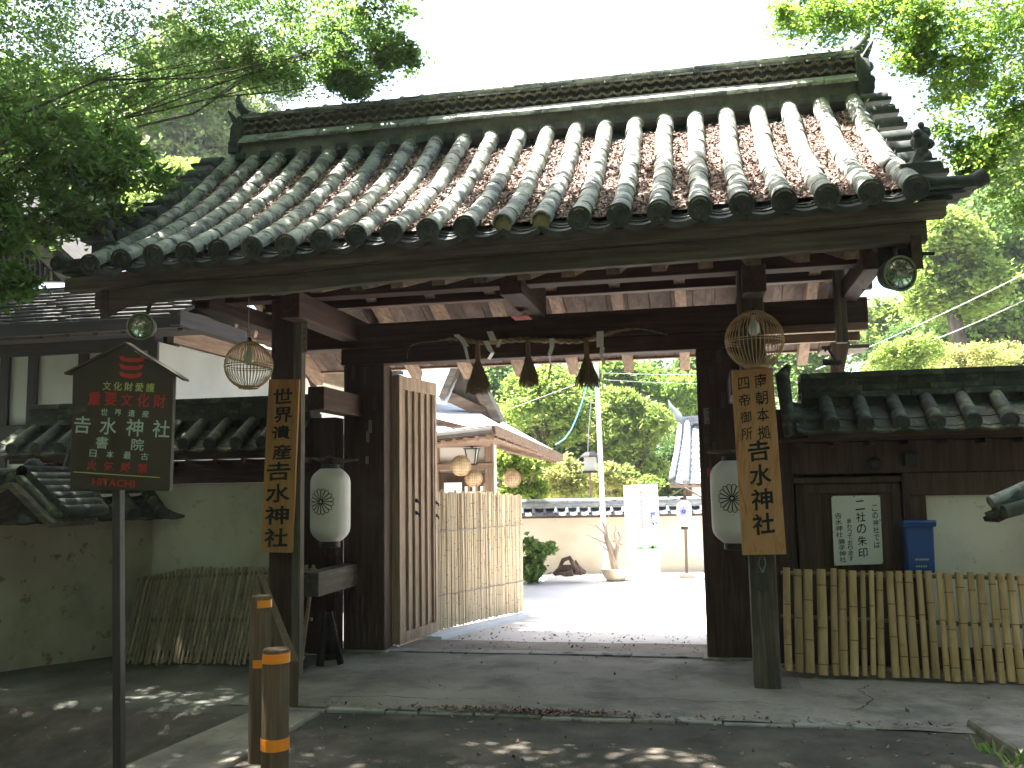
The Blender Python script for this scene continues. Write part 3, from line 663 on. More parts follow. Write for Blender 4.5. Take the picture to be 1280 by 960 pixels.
# paper votive slips pasted on the timbers
def slip(px, py, Y, w, h, m='paper_old', face='Y', tilt=0, parent=G):
    c = at(px, py, Y)
    if face == 'Y': r, u = Vector((1, 0, tilt)), Vector((-tilt, 0, 1))
    elif face == 'X': r, u = Vector((0, 1, tilt)), Vector((0, -tilt, 1))
    else: r, u = Vector((1, 0, 0)), Vector((0, -1, 0))
    if face == 'Z': r, u = Vector((1, 0, 0)), Vector((0, 1, 0))
    n = r.cross(u); c = c+n*.0035*(1 if face != 'Z' else -1)
    q = [c-r*w/2-u*h/2, c+r*w/2-u*h/2, c+r*w/2+u*h/2, c-r*w/2+u*h/2]
    o = MB().hexa(q, [p+n*.0008*(1 if face != 'Z' else -1) for p in q]).build('paper_slip', m, parent)
    mk = MB(); k = max(3, int(h/w*1.1)); n2 = n*(1 if face != 'Z' else -1)
    for i in range(k):
        cy = -h/2+h*(i+.5)/k
        for _ in range(5):
            a = c+n2*.0016+r*rnd.uniform(-.28, .22)*w+u*(cy+rnd.uniform(-.3, .25)*h/k); hz = rnd.random() < .55
            du, dr = (u*h/k*.07, r*w*.34) if hz else (u*h/k*.34, r*w*.08)
            mk.add([a, a+dr, a+dr+du, a+du], [(0, 1, 2, 3)])
    mk.build('slip_marks', 'ink', o)
    return o
for (px, py, Y, w, h, m) in ((456, 470, 8.18, .035, .17, 'ink_grey'), (442, 465, 8.18, .035, .15, 'ink_grey'), (463, 533, 8.18, .032, .12, 'paper_old'), (460, 546, 8.18, .03, .10, 'paper_old'),
        (468, 505, 8.18, .03, .13, 'ink_grey'), (421, 548, 8.18, .03, .10, 'paper_old'), (459, 575, 8.18, .03, .07, 'paper_old'), (883, 520, 8.18, .045, .14, 'paper_old'), (882, 545, 8.18, .04, .12, 'ink_grey'),
        (889, 470, 8.18, .035, .15, 'ink_grey'), (898, 440, 8.18, .04, .18, 'ink_grey'), (886, 590, 8.18, .03, .07, 'paper_red'), (904, 500, 8.18, .035, .14, 'ink_grey'), (893, 560, 8.18, .03, .10, 'ink_grey')):
    slip(px, py, Y, w, h, m, tilt=rnd.uniform(-.03, .03))
slip(381, 421, 7.04, .045, .27, 'paper_old')
p = slip(652, 397, 7.62, .15, .20, 'paper_red', face='Z'); 

# ================================================================== THINGS ON AND ABOUT THE GATE
# wooden name boards
def board(label, m, tl, tr, br, bl, th=.028, tilt_top=0):
    c = (tl+tr+br+bl)/4
    t = thing('name_board', label, 'sign', tuple((bl+br)/2))
    b = MB(); n = Vector((0, th, 0)); b.hexa([bl, br, br+n, bl+n], [tl, tr, tr+n, tl+n]); b.build('board', m, t, bevel=.004)
    r = (tr-tl).normalized(); u = ((tl+tr)/2-(bl+br)/2).normalized()
    return t, c+Vector((0, -.0035, 0)), r, u, (tr-tl).length, ((tl+tr)/2-(bl+br)/2).length
t, c, r, u, w, h = board('long brown plank sign with black brush writing, hung on the left front post', 'wood_sign_left', at(336, 474, 6.98), at(374, 474, 6.98), at(365, 691, 7.0), at(325, 690, 7.0))
its = []; s0 = h*.455
for i, ch in enumerate('世界遺産'): its.append((ch, .0+(.012 if i % 2 else 0), s0-h*(.055+i*.108), w*.62, h*.090))
for i, ch in enumerate('𠮷水神社'): its.append((ch, -.008, s0-h*(.49+i*.127), w*.78, h*.108))
glyphs(its, ['ink'], t, c, r, u, brush=.06, bold=.022)
t, c, r, u, w, h = board('orange-brown swirly grained plank sign with black brush writing, on the right front post', 'wood_sign_right', at(914, 463, 6.98), at(966, 460, 6.98), at(983, 693, 6.98), at(928, 694, 6.98))
its = []
for i, ch in enumerate('南朝本拠'): its.append((ch, .055, h*(.435-i*.094), .088, h*.075))
for i, ch in enumerate('四帝御所'): its.append((ch, -.068, h*(.425-i*.092), .080, h*.068))
glyphs(its, ['ink'], t, c, r, u, brush=.05, bold=.006, name='small_lettering')
its = []
for i, ch in enumerate('𠮷水神社'): its.append((ch, .010, h*(.055-i*.130), .155, h*.112))
glyphs(its, ['ink'], t, c, r, u, brush=.06, bold=.022)

# bamboo globe cages with a bulb
def cage(c, r, label, nr=44):
    t = thing('bamboo_globe', label, 'lamp', tuple(c))
    mb = MB()
    for i in range(nr):
        a = 2*math.pi*i/nr
        pts = [c+Vector((r*math.cos(a)*math.sin(th), r*math.sin(a)*math.sin(th), r*math.cos(th))) for th in [math.pi*(.075+.85*k/12) for k in range(13)]]
        mb.tube(pts, .0028, 4, caps=False)
    mb.build('rib', 'bamboo', t, kind='stuff') if nr > 300 else mb.build('ribs', 'bamboo', t)
    def ring(z, rad, th, name='hoop', m='bamboo'):
        MB().tube([c+Vector((rad*math.cos(2*math.pi*k/28), rad*math.sin(2*math.pi*k/28), z)) for k in range(29)], th, 6, caps=False).build(name, m, t)
    for dz in (0, -.018): ring(dz, r*1.0, .0035)
    ring(r*.93, r*.36, .009); ring(-r*.93, r*.36, .012); ring(r*.97, r*.26, .007)
    MB().lathe([(.014, 0), (.016, -.035), (.022, -.05), (.040, -.085), (.043, -.11), (.036, -.14), (.015, -.158), (.001, -.16)], c=c+Vector((0, 0, r*.90)), n=14).build('bulb', 'bulb', t, smooth=True)
    MB().lathe([(.02, 0), (.02, .05), (.01, .06)], c=c+Vector((0, 0, r*.88)), n=10).build('socket', 'lamp_black', t)
    return t
cg = at(943, 425, 6.92); cage(cg, .212, 'round bamboo globe lamp with a bare bulb above the orange-brown plank sign')
t = cage(at(311, 457, 6.60), .186, 'round bamboo globe lamp with a bare bulb hanging left of the brown plank sign')
MB().tube([at(311, 428, 6.6), at(311, 372, 6.6)], .004, 5).build('cord', 'cable', t)

# paper lanterns with a sixteen petal flower crest
def crest_lines(rad):
    """ribbons (polylines) of a chrysanthemum of sixteen petals in 2-d"""
    L = [[(rad*.13*math.cos(2*math.pi*k/16), rad*.13*math.sin(2*math.pi*k/16)) for k in range(17)]]
    for i in range(16):
        a0 = 2*math.pi*(i+.5)/16; hw = math.pi/16
        p = [(rad*.15, a0-hw*.75), (rad*.5, a0-hw*.9), (rad*.83, a0-hw*.92), (rad*.93, a0-hw*.72), (rad*.985, a0-hw*.35), (rad, a0), (rad*.985, a0+hw*.35), (rad*.93, a0+hw*.72), (rad*.83, a0+hw*.92), (rad*.5, a0+hw*.9), (rad*.15, a0+hw*.75)]
        L.append([(q*math.cos(b), q*math.sin(b)) for q, b in p])
    return L
def ribbon2(mb, line, w, f):
    for (a, b) in zip(line, line[1:]):
        dx, dy = b[0]-a[0], b[1]-a[1]; l = math.hypot(dx, dy) or 1; nx, ny = -dy/l*w/2, dx/l*w/2; ex, ey = dx/l*w*.3, dy/l*w*.3
        mb.add([f(a[0]-ex+nx, a[1]-ey+ny), f(a[0]-ex-nx, a[1]-ey-ny), f(b[0]+ex-nx, b[1]+ey-ny), f(b[0]+ex+nx, b[1]+ey+ny)], [(0, 1, 2, 3)])
def lantern(c, r, h, label, face=0., cr=.115, cz=.03, detail=True, group=None, base=True):
    t = thing('paper_lantern', label, 'lantern', tuple(c-Vector((0, 0, h/2))), group)
    prof = [(r*.50, -h/2), (r*.62, -h/2+.012)]
    n = 46 if detail else 12
    for k in range(n+1):
        z = -h/2+.015+(h-.03)*k/n; q = abs(2*k/n-1); rr = r*(1-.38*max(0, (q-.55)/.45)**3.)
        prof.append((rr+(.0014 if k % 2 else 0)*(1 if detail else 0), z))
    prof += [(r*.62, h/2-.012), (r*.50, h/2)]
    MB().lathe(prof, c=c, n=32 if detail else 16).build('paper_body', 'lantern_paper', t, smooth=True)
    MB().lathe([(r*.52, 0), (r*.52, -.05), (r*.40, -.055)], c=c-Vector((0, 0, h/2-.001)), n=20).build('base_ring', 'lamp_black', t)
    MB().lathe([(r*.46, 0), (r*.46, .035), (r*.36, .04)], c=c+Vector((0, 0, h/2-.001)), n=20).build('top_ring', 'lamp_black', t)
    mb = MB()
    f = lambda x, y: c+Vector((math.sin(face+x/r)*(r+.005), -math.cos(face+x/r)*(r+.005), cz+y))
    for ln in crest_lines(cr): ribbon2(mb, ln, cr*.05 if detail else cr*.10, f)
    m = mb.build('flower_crest', 'ink' if detail else 'sign_blue', t)
    return t
lc = at(413, 631, 7.72); t = lantern(lc, .175, .64, 'tall white paper lantern with flower crest hanging beside the left main post', face=-.08, cr=.112)
MB().tube([lc+Vector((-.20, .05, .42)), lc+Vector((-.10, 0, .395)), lc+Vector((-.0, -.02, .415)), lc+Vector((.10, 0, .385)), lc+Vector((.24, .06, .40))], [.014, .020, .022, .020, .012], 8).build('hanging_arm', 'wood_grey_X', t)
MB().lathe([(.055, .05), (.045, .02), (.022, 0), (.016, -.05)], c=lc+Vector((0, 0, .36)), n=8).build('hook', 'metal_post', t)
MB().tube([lc+Vector((-.05, 0, -.40)), lc+Vector((-.05, 0, -.44)), lc+Vector((.0, 0, -.46)), lc+Vector((.05, 0, -.44)), lc+Vector((.05, 0, -.40))], .012, 6).build('lower_hook', 'wood_dark_Z', t)
rc = at(918, 627, 7.72); t = lantern(rc, .185, .66, 'white paper lantern with flower crest half hidden behind the orange-brown plank sign', face=-.12, cr=.112)
MB().tube([rc+Vector((-.2, .05, .41)), rc+Vector((0, -.02, .40)), rc+Vector((.2, .05, .40))], [.014, .020, .012], 8).build('hanging_arm', 'wood_grey_X', t)

# sacred rope with tassels and folded paper
t = thing('sacred_rope', 'twisted straw rope with three tassels and white papers across the gate lintel', 'rope', tuple(at(655, 425, 8.02)))
line = [(509, 450), (509, 438), (518, 428), (545, 427), (572, 421), (600, 430), (628, 426), (655, 424), (690, 426), (733, 427), (757, 417), (790, 410), (815, 413), (838, 420)]
rad = [.004, .004, .005, .006, .022, .024, .026, .027, .027, .026, .020, .008, .006, .004]
C_ = [at(x, y, 8.03) for x, y in line]; D_ = []; RR = []
for i in range(len(C_)-1):
    for k in range(8): D_.append(C_[i].lerp(C_[i+1], k/8)); RR.append(rad[i]+(rad[i+1]-rad[i])*k/8)
D_.append(C_[-1]); RR.append(rad[-1])
D2 = [sum((D_[max(0, min(len(D_)-1, i+j))] for j in (-4, -3, -2, -1, 0, 1, 2, 3, 4)), Vector())/9 for i in range(len(D_))]
for s in range(2):
    pts = []; ph = math.pi*s; acc = 0
    for i, p in enumerate(D2):
        if i: acc += (p-D2[i-1]).length
        a = acc*42+ph; pts.append(p+Vector((0, math.cos(a), math.sin(a)))*RR[i]*.5)
    MB().tube(pts, [x*.62 for x in RR], 8).build('rope_strand', 'straw', t, smooth=True)
fz = MB()
for _ in range(420):
    i = rnd.randrange(34, 88); p = D2[i]+Vector((rnd.uniform(-.03, .03), -RR[i]*.8, rnd.uniform(-.02, .02))); d = Vector((rnd.uniform(-.04, .04), rnd.uniform(-.03, .0), rnd.uniform(-.035, .02)))
    fz.add([p, p+Vector((0, 0, .002)), p+d], [(0, 1, 2)])
fz.build('loose_straw', 'straw', t, kind='stuff')
for (x, y, yb, wpx) in ((597, 432, 490, 27), (660, 428, 481, 22), (733, 428, 482, 25)):
    a = at(x, y, 7.99); b = at(x, yb, 7.99); H = a.z-b.z; W = wpx/1150*8*.62
    MB().tube([a+Vector((0, 0, .02)), a-Vector((0, 0, H*.45)), a-Vector((0, 0, H*.62)), a-Vector((0, 0, H*.93))], [.022, .026, W*.46, W*.66], 18, flat=.7).build('tassel', 'straw', t, smooth=True)
    mb = MB()
    for _ in range(420):
        an = rnd.uniform(0, 6.28); q = rnd.uniform(.35, 1.12); top = a+Vector((.026*math.cos(an), .02*math.sin(an), -H*rnd.uniform(.35, .5))); bot = a+Vector((W*q*math.cos(an), W*.75*q*math.sin(an), -H*(1+rnd.uniform(-.12, .07))))
        mb.tube([top, bot], [.0025, .0018], 3, caps=False)
    mb.build('tassel_straw', 'straw', t, kind='stuff')
def shide(pts, w, Y=7.97, par=None, tw=0):
    mb = MB()
    for i in range(len(pts)-1):
        a, b = at(*pts[i], Y-.004*i), at(*pts[i+1], Y-.004*i-.002); r = Vector((math.cos(tw*i), math.sin(tw*i), 0))*w/2; th = Vector((0, .0015, 0))
        mb.hexa([b-r, b+r, b+r+th, b-r+th], [a-r, a+r, a+r+th, a-r+th])
    return mb.build('paper_streamer', 'paper_white', par)
shide([(570, 418), (577, 424), (583, 433)], .055, par=t, tw=.5); shide([(579, 425), (582, 436), (585, 450)], .032, par=t, tw=.8)
shide([(612, 414), (617, 426)], .06, par=t); shide([(607, 426), (613, 438), (616, 441), (611, 449)], .05, par=t, tw=.6); shide([(626, 424), (622, 434)], .035, par=t, tw=1)
shide([(689, 423), (690, 433), (687, 443), (688, 456), (686, 474)], .042, par=t, tw=.7)
shide([(750, 414), (750, 434)], .062, par=t); shide([(753, 434), (752, 443), (755, 455)], .040, par=t, tw=.9)

# crest-guarded round floodlights under the eave ends
def flood(c, r, label, fy=0.):
    t = thing('round_floodlight', label, 'lamp', tuple(c))
    d = Vector((math.sin(fy), -math.cos(fy), -.12)).normalized(); rt = Vector((math.cos(fy), math.sin(fy), 0)); F = frame(c, rt, rt.cross(d)*-1)
    z = (F.to_3x3() @ Vector((0, 0, 1))); s = 1 if z.dot(d) > 0 else -1
    def put(mb, name, m, **k): mb.v = [tuple(F @ Vector((p[0], p[1], p[2]*s))) for p in mb.v]; return mb.build(name, m, t, **k)
    put(MB().lathe([(r*.55, -.13), (r*.8, -.12), (r*.97, -.04), (r, 0), (r*.97, .0), (r*.93, -.04), (r*.3, -.045)], n=24), 'housing', 'metal_post', smooth=True)
    put(MB().lathe([(r*.86, -.01), (r*.6, -.033), (r*.3, -.043), (.002, -.044)], n=24, closed=False), 'reflector', 'chrome', smooth=True)
    put(MB().ball((0, 0, -.02), r*.18, 10, 7), 'bulb', 'bulb', smooth=True)
    g = MB(); g.tube([(r*math.cos(a), r*math.sin(a), .004) for a in [2*math.pi*k/28 for k in range(29)]], r*.07, 6)
    g.tube([(r*.8*math.cos(a), r*.8*math.sin(a), .008) for a in [2*math.pi*k/28 for k in range(29)]], r*.035, 5)
    g.tube([(r*.30*math.cos(a), r*.30*math.sin(a), .012) for a in [2*math.pi*k/16 for k in range(17)]], r*.04, 5)
    for k in range(6):
        a = 2*math.pi*k/6+.3; g.tube([(r*.3*math.cos(a), r*.3*math.sin(a), .012), (r*.98*math.cos(a), r*.98*math.sin(a), .006)], r*.035, 5)
        g.tube([(r*.3*math.cos(a), r*.3*math.sin(a), .012), (r*.62*math.cos(a+.35), r*.62*math.sin(a+.35), .012), (r*.8*math.cos(a+.52), r*.8*math.sin(a+.52), .008)], r*.025, 4)
    put(g, 'guard', 'brass')
    MB().beam(c+Vector((0, .05, r*.3)), c+Vector((0, .12, r+.14)), .02, .02).build('arm', 'metal_post', t)
    return t
flood(at(176, 408, 5.95), .095, 'small round floodlight with a wire guard under the left end of the gate eave', .25)
t = flood(at(1125, 342, 5.95), .105, 'small round floodlight with a wire guard under the right end of the gate eave', .35)
MB().tube([at(1112, 335, 6.0), at(1118, 322, 6.0), at(1135, 324, 6.0), at(1150, 325, 6.0), at(1154, 317, 6.0), at(1168, 317, 6.0)], .012, 6).build('bracket', 'black', t)

# small electrical fitting at the foot of the right front post
t = thing('post_fitting', 'small dark lamp socket with wires fixed low on the right front post', 'electrical fitting', tuple(at(952, 725, 7.08)))
MB().box(tuple(at(945, 738, 7.07)), tuple(at(959, 715, 7.07)+Vector((0, .02, 0)))).build('box', 'metal_post', t, bevel=.004)
MB().tube([at(950, 696, 7.07), at(948, 705, 7.06), at(953, 716, 7.06)], .006, 6).tube([at(955, 696, 7.07), at(957, 705, 7.06), at(953, 716, 7.06)], .006, 6).build('wires', 'cable_pale', t)

# ================================================================== INFORMATION BOARD
YS = 4.5
A, B, Cc, D = at(91, 464, YS), at(217, 469, YS), at(212, 614, YS), at(87, 611, YS); E_ = at(155, 433, YS)
t = thing('information_board', 'dark brown house-shaped notice board on a pole with a red emblem', 'sign', (at(147, 960, YS).x, YS, -.35))
MB().prism([A, E_, B, Cc, D], (0, .03, 0)).build('panel', 'sign_brown', t, bevel=.003)
o1 = at(80, 468, YS-.01); o2 = at(229, 476, YS-.01); e2 = at(155, 430, YS-.01)
MB().hexa([o1, e2, e2+Vector((0, .06, 0)), o1+Vector((0, .06, 0))], [o1+Vector((0, 0, .012)), e2+Vector((0, 0, .014)), e2+Vector((0, .06, .014)), o1+Vector((0, .06, .012))]).hexa([e2, o2, o2+Vector((0, .06, 0)), e2+Vector((0, .06, 0))], [e2+Vector((0, 0, .014)), o2+Vector((0, 0, .012)), o2+Vector((0, .06, .012)), e2+Vector((0, .06, .014))]).build('roof_cap', 'sign_brown', t)
MB().beam(at(148, 600, YS+.05), Vector((at(147, 960, YS).x-.01, YS+.05, -.38)), .048, .048).build('pole', 'metal_post', t, bevel=.003)
cc = (A+B+Cc+D)/4; rt = (B-A).normalized(); up = ((A+B)/2-(Cc+D)/2).normalized(); pxm = (B-A).length/126; pym = ((A+B)/2-(Cc+D)/2).length/146
def sx(px): return (px-151.5)*pxm
def sy(py): return (539.5-py)*pym
its = []
def row(s, x0, x1, y, w, h, mi):
    n = len(s)
    for i, ch in enumerate(s): its.append((ch, sx(x0+(x1-x0)*i/(n-1)), sy(y), w*pxm, h*pym, mi))
row('文化財愛護', 129, 183, 483.5, 10.5, 11, 2); row('重要文化財', 115, 196, 500, 15, 16.5, 0); row('世界遺産', 129, 180, 516.5, 8.5, 8.5, 1)
row('𠮷水神社', 103, 201, 534, 21, 21.5, 1); row('書院', 130, 174, 555, 15.5, 15, 1); row('日本最古', 120, 184, 569, 9, 9, 1); row('火気厳禁', 120, 183, 584, 12, 12, 0)
its += [(c_, sx(x_), sy(604), w_*pxm, 9*pym, 0) for c_, x_, w_ in zip('HITACHI', (127, 133.3, 139.5, 148, 157.5, 167, 174), (8.2, 2, 8.4, 9, 8.6, 8.2, 2))]
glyphs(its, ['sign_red', 'sign_pale', 'sign_lime'], t, cc+Vector((0, -.002, 0)), rt, up, bold=.012)
Fs = frame(cc+Vector((0, -.002, 0)), rt, up); em = MB()
for k in range(3):
    yc = 449+k*10.; w_ = 16.5-1.*k; pts = [(-w_, 3.6), (-w_*.62, 3.9), (-w_*.55, 1.8), (w_*.55, 1.8), (w_*.62, 3.9), (w_, 3.6), (w_*.86, -1.), (w_*.6, -2.8), (w_*.25, -3.2), (0, -4.4 if k == 2 else -3.2), (-w_*.25, -3.2), (-w_*.6, -2.8), (-w_*.86, -1.)]
    em.add([Fs @ Vector((sx(157+x), sy(yc-y), 0)) for x, y in pts], [(0, 1, 2, 12), (2, 3, 10, 11, 12), (3, 8, 9, 10), (3, 6, 7, 8), (3, 4, 5, 6)])
em.v = [tuple(Vector(p)-ORG[t]) for p in em.v]; me = bpy.data.meshes.new('emblem'); me.from_pydata(em.v, [], em.f); me.materials.append(MATS['sign_red']); link('emblem', me, t)
ln = MB().add([Fs @ Vector((sx(98), sy(594.3), 0)), Fs @ Vector((sx(205), sy(594.3), 0)), Fs @ Vector((sx(205), sy(593.1), 0)), Fs @ Vector((sx(98), sy(593.1), 0))], [(0, 1, 2, 3)]); ln.build('rule_line', 'sign_lime', t)

# ================================================================== BOLLARDS AND SLOPING RAIL
def bollard(x, y, z0, z1, r, bands, label):
    t = thing('bollard', label, 'bollard', (x, y, z0))
    MB().lathe([(r, 0), (r*.99, (z1-z0)*.5), (r*.985, z1-z0-.02), (r*.93, z1-z0-.004), (r*.85, z1-z0), (.002, z1-z0)], c=(x, y, z0), n=26).build('post', 'concrete_post', t, smooth=True)
    for (zb, zt, a0, a1) in bands:
        mb = MB(); n = 16; vs = []
        for i in range(n+1):
            a = a0+(a1-a0)*i/n
            for (z, q) in ((zb, .0015), (zt, .0015), (zt, .003), (zb, .003)): vs.append((x+(r+q)*math.sin(a), y-(r+q)*math.cos(a), z))
        mb.add(vs, [(i*4+j, i*4+(j+1) % 4, (i+1)*4+(j+1) % 4, (i+1)*4+j) for i in range(n) for j in range(4)]).build('reflective_band', 'tape_orange', t)
cb = at(345, 812, 4.6)
bollard(cb.x+.0, 4.6, -.35, .665, .071, [(.595, .645, -.75, 2.6), (.155, .215, -1.9, 2.6)], 'near thick wood-look concrete bollard with two orange bands')
cb2 = at(324, 752, 4.95)
bollard(cb2.x+.01, 4.95, -.45, .895, .060, [(.83, .872, .15, 2.9), (.50, .545, -.2, 2.9)], 'farther bollard with two orange bands, half hidden behind the near bollard')
tag(MB().hexa([at(362, 884, 5.95), at(373, 884, 5.95), at(333, 745, 6.95), at(326, 745, 6.95)], [at(362, 826, 5.95), at(374, 826, 5.95), at(329, 716, 6.95), at(322, 716, 6.95)]).build('sloping_rail', 'concrete_post', bevel=.004),
    'narrow sloping concrete rail running from the bollards up towards the left front post', 'rail')

# ================================================================== BAMBOO SCREENS
def culm(mb_parent, p, q, r, m, name='slat', nodes=3, flatten=.75):
    L = (q-p).length; d = (q-p)/L; pts = [p]; rs = [r]; ph = rnd.uniform(.05, .3)
    o = MB().tube([p, p.lerp(q, .5)+Vector((rnd.uniform(-.004, .004), 0, 0)), q], [r*1.03, r, r*.95], 8, flat=flatten)
    ks = []; s = ph
    while s < L-.05: ks.append(s); s += rnd.uniform(.24, .34)
    o.cur = 1
    for s in ks: o.tube([p+d*(s-.004), p+d*s, p+d*(s+.004)], [r*1.03, r*1.10, r*1.03], 8, flat=flatten, caps=True)
    return o.build(name, [m, 'bamboo_node_pale' if m == 'bamboo_pale' else 'bamboo_node'], mb_parent, smooth=True)
t = thing('bamboo_screen', 'yellow bamboo slat screen standing against the tiled wall right of the gate', 'screen', (1.4, 7.55, 0))
xs = [982, 1000, 1022, 1037]
px = 983.; k = 0
wid = [10, 11, 13, 13, 9, 11, 11, 7, 7, 9, 10, 10, 11, 8, 10, 8, 11, 11, 9, 11, 9, 10, 10, 9, 10, 11, 12, 12]
bot = []
while px < 1330:
    w = wid[k % len(wid)]; pb = 983+(px-983)*1.0+ (k*.55 if px > 1100 else 0)
    top = at(px, 709+(px-975)*.030+rnd.uniform(-2, 2), 7.62); b = at(pb+3, 840+(px-975)*.050+rnd.uniform(-2, 2), 7.50)
    culm(t, b, top, w/1150*7.6/2*.86, 'bamboo'); px += w+rnd.uniform(1.4, 3.8); k += 1
for (ya, yb, Yb) in ((716, 722, 7.66), (770, 783, 7.62), (832, 846, 7.56)):
    MB().tube([at(976, ya, Yb), at(1330, yb+2, Yb)], .016, 8).build('cross_pole', 'bamboo_grey', t, smooth=True)
t = thing('bamboo_screen', 'old grey bamboo slat screen leaning against the white wall left of the gate', 'screen', (-4.6, 7.6, 0))
n = 31
for k in range(n):
    f_ = k/(n-1); tpx = 176+(330-176)*f_+rnd.uniform(-.8, .8); bpx = 150+(304-150)*f_+rnd.uniform(-1, 1); ty = 722-12*min(1, f_*2.4)-1*f_+rnd.uniform(-1.2, 1.2)
    culm(t, at(bpx, 830+rnd.uniform(-2, 2), 7.42), at(tpx, ty, 7.80), rnd.uniform(.012, .0165), 'bamboo_grey')
for k in range(7):
    culm(t, at(322+k*9, 828, 7.42), at(338+k*9, 708+rnd.uniform(-2, 2), 7.80), .018, 'bamboo_grey')
for (x0, y0, x1, y1, Yb) in ((172, 724, 395, 712, 7.82), (165, 775, 390, 774, 7.66), (155, 824, 380, 822, 7.47)):
    MB().tube([at(x0, y0, Yb), at(x1, y1, Yb)], .016, 8).build('cross_pole', 'bamboo_grey', t, smooth=True)
# dense bamboo fence in the courtyard
t = thing('bamboo_fence', 'sunlit pale fence of closely set bamboo stalks behind the open door leaf', 'fence', (-2.45, 9.9, 0))
a = Vector((-2.835, 9.08, .03)); b = Vector((-2.15, 10.70, .03)); n = 66
sd = (b-a).normalized()
for k in range(n):
    p = a.lerp(b, (k+.5)/n)+Vector((rnd.uniform(-.006, .006), 0, rnd.uniform(-.0, .02))); hgt = 1.42-.09*(k/n)+rnd.uniform(-.018, .018)
    culm(t, p, p+Vector((rnd.uniform(-.012, .012), rnd.uniform(-.012, .012), hgt)), rnd.uniform(.014, .0185), 'bamboo_pale', name='stalk', flatten=1)
nn = Vector((sd.y, -sd.x, 0))
for z in (.35, 1.0):
    MB().tube([a.lerp(b, i/20)+nn*.024+Vector((0, 0, z+.006*math.sin(i*2.))) for i in range(21)], .0045, 5).build('binding_wire', 'cable', t)
    MB().tube([a-nn*.03+Vector((0, 0, z)), b-nn*.03+Vector((0, 0, z))], .018, 8).build('cross_pole', 'bamboo_grey', t)

# ================================================================== TILED WALLS BESIDE THE GATE
RW = roll_mesh(.30, .060, .055, 9).mesh('round_tile', 'roof_tile_mossy', True)
PW = pan_mesh(.255, .30, .02, .03).mesh('pan_tile', 'roof_tile_mossy', True)
DW = MB().lathe([(.045, 0), (.062, -.004), (.066, -.010), (.066, -.024), (.056, -.026), (.05, -.018), (.001, -.018)], ax='Y', n=16).mesh('end_disc', 'roof_tile_dark', True)
def coping(t, x0, x1, ye, ze, yt, zt, zr, phase=0, moss=True, two=False, ym='roof_tile_mossy'):
    """tiled wall top facing south between x0 and x1: eave (ye, ze) up to (yt, zt), ridge rising to zr"""
    d = Vector((0, yt-ye, zt-ze)); L = d.length; d.normalize(); x = x0+phase
    while x < x1:
        p = Vector((x, ye, ze))
        for k, (s, l) in enumerate(((0, .30), (max(.12, L-.30), .30))):
            inst('round_tile', RW, frame(p+d*s, (1, 0, rnd.uniform(-.03, .03)), d), t)
        inst('end_disc', DW, frame(p+Vector((0, .01, 0)), (1, 0, 0), (0, .97, .2)), t); x += .26
    x = x0+phase-.13
    while x < x1:
        for k, s in enumerate((0, .05, .18)):
            inst('pan_tile', PW, frame(Vector((x, ye-.015, ze-.035))+d*s+Vector((0, 0, .004*k)), (1, 0, rnd.uniform(-.02, .02)), d+Vector((0, 0, -.04))), t)
        x += .26
    bx('coping_bed', (x0, ye+.03, ze-.10), (x1, yt+.25, ze-.045), 'wood_dark_X', t, 0)
    bx('coping_core', (x0, yt-.02, ze-.04), (x1, yt+.22, zr-.05), ym, t, 0)
    nl = 4; x = x0
    hh = (zr-zt)/nl
    for k in range(nl):
        x = x0+(.1 if k % 2 else 0)*0
        while x < x1-.05:
            l = min(rnd.uniform(.34, .44) if k in (0, 3) else rnd.uniform(.22, .3), x1-x)
            yo = (.07, .03, .015, .05)[k]
            MB().box((x, yt-yo, zt+hh*k), (x+l-.006, yt+.2+yo, zt+hh*(k+1)-.008)).build('ridge_tile', ym, t, bevel=.004)
            x += l
# right wall
t = thing('plaster_wall', 'white plaster wall with timber frame and mossy tiled coping right of the gate', 'wall', (2.6, 8.1, 0)); WR = t
coping(t, .80, 4.6, 7.62, 1.93, 7.98, 2.165, 2.385, phase=.18)
MB().tube([at(988, 545, 7.7), at(982, 500, 7.85), at(978, 470, 7.95), at(985, 458, 8.0)], [.05, .055, .06, .03], 10).build('end_tile', 'roof_tile_mossy', t, smooth=True)
MB().box((.66, 7.70, 1.84), (.80, 8.2, 2.0)).build('end_block', 'roof_tile_mossy', t, bevel=.02)
bx('eave_plank', (.60, 7.70, 1.80), (4.6, 7.78, 1.835), 'wood_dark_X', t); bx('soffit_plank', (.60, 7.78, 1.81), (4.6, 8.0, 1.83), 'wood_dark_X', t)
for k in range(14): bx('soffit_rafter', (.72+.28*k, 7.72, 1.765), (.77+.28*k, 8.0, 1.80), 'wood_dark_Y', t)
bx('top_beam', (.60, 7.985, 1.545), (4.6, 8.10, 1.80), 'wood_grey_X', t).data.materials[0] = MATS['wood_brown_panel']
bx('second_beam', (1.60, 7.99, 1.36), (4.6, 8.09, 1.538), 'wood_brown_panel', t)
bx('plaster_panel', (1.60, 8.03, 0), (4.6, 8.12, 1.355), 'plaster', t, 0)
bx('end_post', (.50, 7.96, -.02), (.70, 8.12, 2.0), 'wood_dark_Z', t); bx('door_post', (1.545, 7.95, -.02), (1.60, 8.1, 1.54), 'wood_dark_Z', t); bx('wall_post', (1.605, 7.97, 0), (1.72, 8.06, 1.355), 'wood_brown_panel', t)
bx('back_board', (.48, 8.125, -.02), (4.6, 8.16, 2.10), 'wood_brown_panel', t, 0); bx('foot_beam', (1.72, 7.98, 0), (4.6, 8.05, .16), 'wood_dark_X', t)
d = bx('side_door', (.72, 8.035, .05), (1.535, 8.06, 1.46), 'wood_brown_panel', t)
